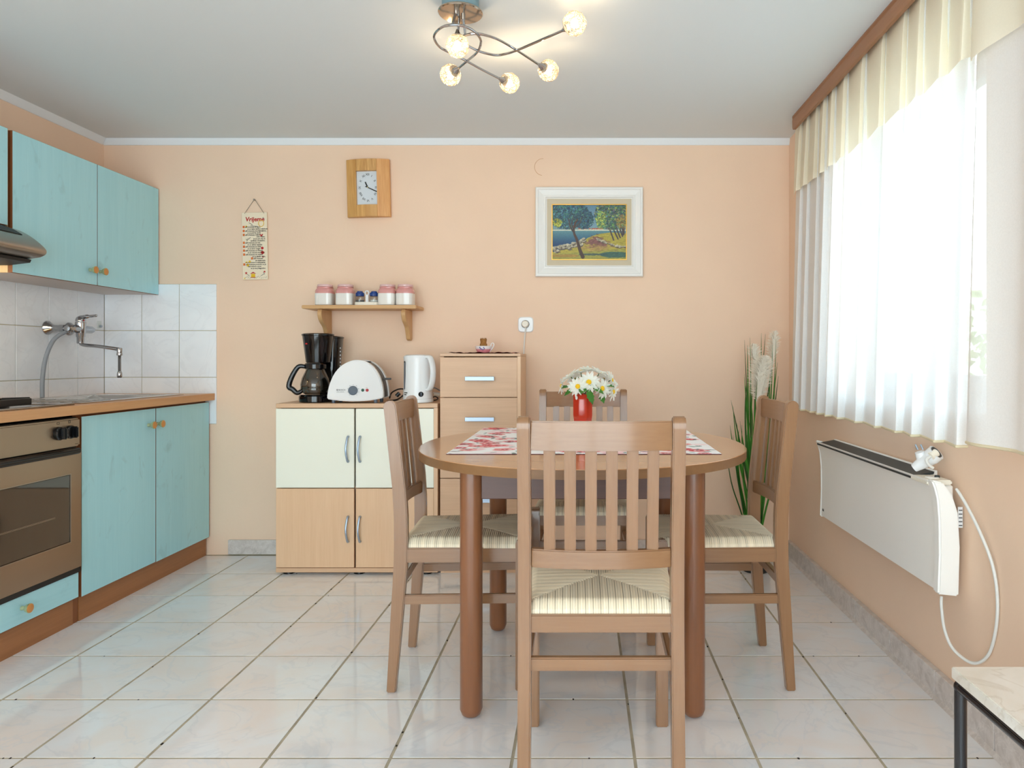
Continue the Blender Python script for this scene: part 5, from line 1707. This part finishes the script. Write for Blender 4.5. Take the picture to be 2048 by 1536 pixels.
# ------------------------------------------------------------ ceiling lamp
lx, ly = -.400, 2.36
lp = T('ceiling_lamp', 'chrome ceiling lamp with curved arms and five wire globes', 'lamp', (lx, ly, ZC))
MB().lathe([(.060, 0), (.060, -.035), (.055, -.040)], (lx, ly, ZC), 32).build('ceiling_mount', M['lamp_mount'], lp)
MB().lathe([(0, -.040), (.070, -.040), (.073, -.043), (.073, -.046), (.070, -.049), (0, -.052)], (lx, ly, ZC), 40).build('canopy', M['lamp_disc'], lp)
ZT_ = 2.108
def L(px_, py_, z=ZT_):
    d = F * (z - H) / (CY - py_)
    return Vector((PX(px_, d), d, z))
def cr(cx_, cy_):     # point measured in an enlarged view
    return 840 + cx_ * .17578, cy_ * .17573
globes = [(1149, 47, 2.125), (1097, 141, 2.098), (1019, 166, 2.098), (901, 150, 2.086), (915, 92, 2.082)]
G = [L(a, b_, z) for a, b_, z in globes]
armA = [L(*cr(1620, 350), 2.118), L(*cr(1400, 445), 2.114), L(*cr(1120, 565), 2.108), L(*cr(980, 612)), L(*cr(860, 627)), L(*cr(700, 592)), L(*cr(560, 530)), L(*cr(465, 470)), L(*cr(470, 425), 2.112), L(*cr(540, 395), 2.116), L(*cr(640, 383), 2.118), L(*cr(760, 405), 2.118), L(*cr(900, 455), 2.116), L(*cr(1090, 565), 2.112), L(*cr(1335, 725), 2.104)]
armC = [L(*cr(430, 785), 2.094), L(*cr(540, 690), 2.100), L(*cr(645, 600)), L(*cr(690, 510)), L(*cr(680, 430), 2.112), L(*cr(600, 345), 2.116), L(*cr(480, 293), 2.118), L(*cr(370, 283), 2.118), L(*cr(250, 310), 2.116), L(*cr(172, 380), 2.112), L(*cr(165, 450)), L(*cr(225, 535)), L(*cr(320, 590), 2.102), L(*cr(480, 668), 2.100), L(*cr(700, 790), 2.100), L(*cr(900, 892), 2.100)]
MB().tube(spline(armA, 6), .0042, 10).build('arm', M['chrome'], lp)
MB().tube(spline(armC, 6), .0042, 10).build('arm', M['chrome'], lp)
for p in (L(*cr(370, 283), 2.118), L(*cr(515, 400), 2.115)):
    top = Vector((lx + (p.x - lx) * .55, ly + (p.y - ly) * .55, ZC - .050))
    MB().tube([top, p], .0042, 10).build('support_rod', M['chrome'], lp)
    MB().lathe([(.0075, -.012), (.0075, .002)], tuple(top), 14).build('collar', M['chrome'], lp)
MB().tube([(G[4].x + .006, G[4].y - .004, ZC - .050), (G[4].x + .002, G[4].y, G[4].z + .050)], .0042, 10).build('support_rod', M['chrome'], lp)
def wire_mesh(R):
    b = MB()
    rr = random.Random(21)
    for k in range(36):
        p = Vector((rr.gauss(0, 1), rr.gauss(0, 1), rr.gauss(0, 1))).normalized()
        d = Vector((rr.gauss(0, 1), rr.gauss(0, 1), rr.gauss(0, 1)))
        d = (d - p * d.dot(p)).normalized()
        pts = []
        tw = rr.uniform(-.5, .5)
        for i in range(34):
            pts.append(p * R * rr.uniform(.90, 1.04))
            tw += rr.uniform(-.9, .9)
            tw *= .9
            d = (d + p.cross(d) * tw * .5).normalized()
            p = (p + d * .24).normalized()
            d = (d - p * d.dot(p)).normalized()
        b.tube(pts, .00085, 3)
    return b
wm = None
bulb_me = None
ends = [armA[0], armA[-1], armC[-1], armC[0], Vector((G[4].x, G[4].y, G[4].z + .05))]
for i, g_ in enumerate(G):
    R = .0375
    if wm is None:
        wm = wire_mesh(R).mesh('globe', M['wire'], smooth=False)
        b_ = MB().sphere((0, 0, 0), .013, 12, 8, (1, 1, 1.25))
        bulb_me = b_.mesh('bulb', M['bulb'])
    gl = place(wm, 'globe', lp, g_ - Vector(lp.location), (.7 * i, 1.1 * i, .4 * i))
    place(bulb_me, 'bulb', lp, g_ - Vector(lp.location))
    e = ends[i]
    ax = (g_ - e).normalized()
    q = ax.to_track_quat('Z', 'Y').to_matrix().to_4x4()
    st_ = g_ - ax * .040
    MB().lathe([(.005, -.014), (.006, -.010), (.0095, -.002), (.0175, .018), (.0165, .018), (.008, 0)], seg=20, mtx=Matrix.Translation(st_) @ q).build('lamp_holder', M['chrome'], lp)
bpy.context.view_layer.update()
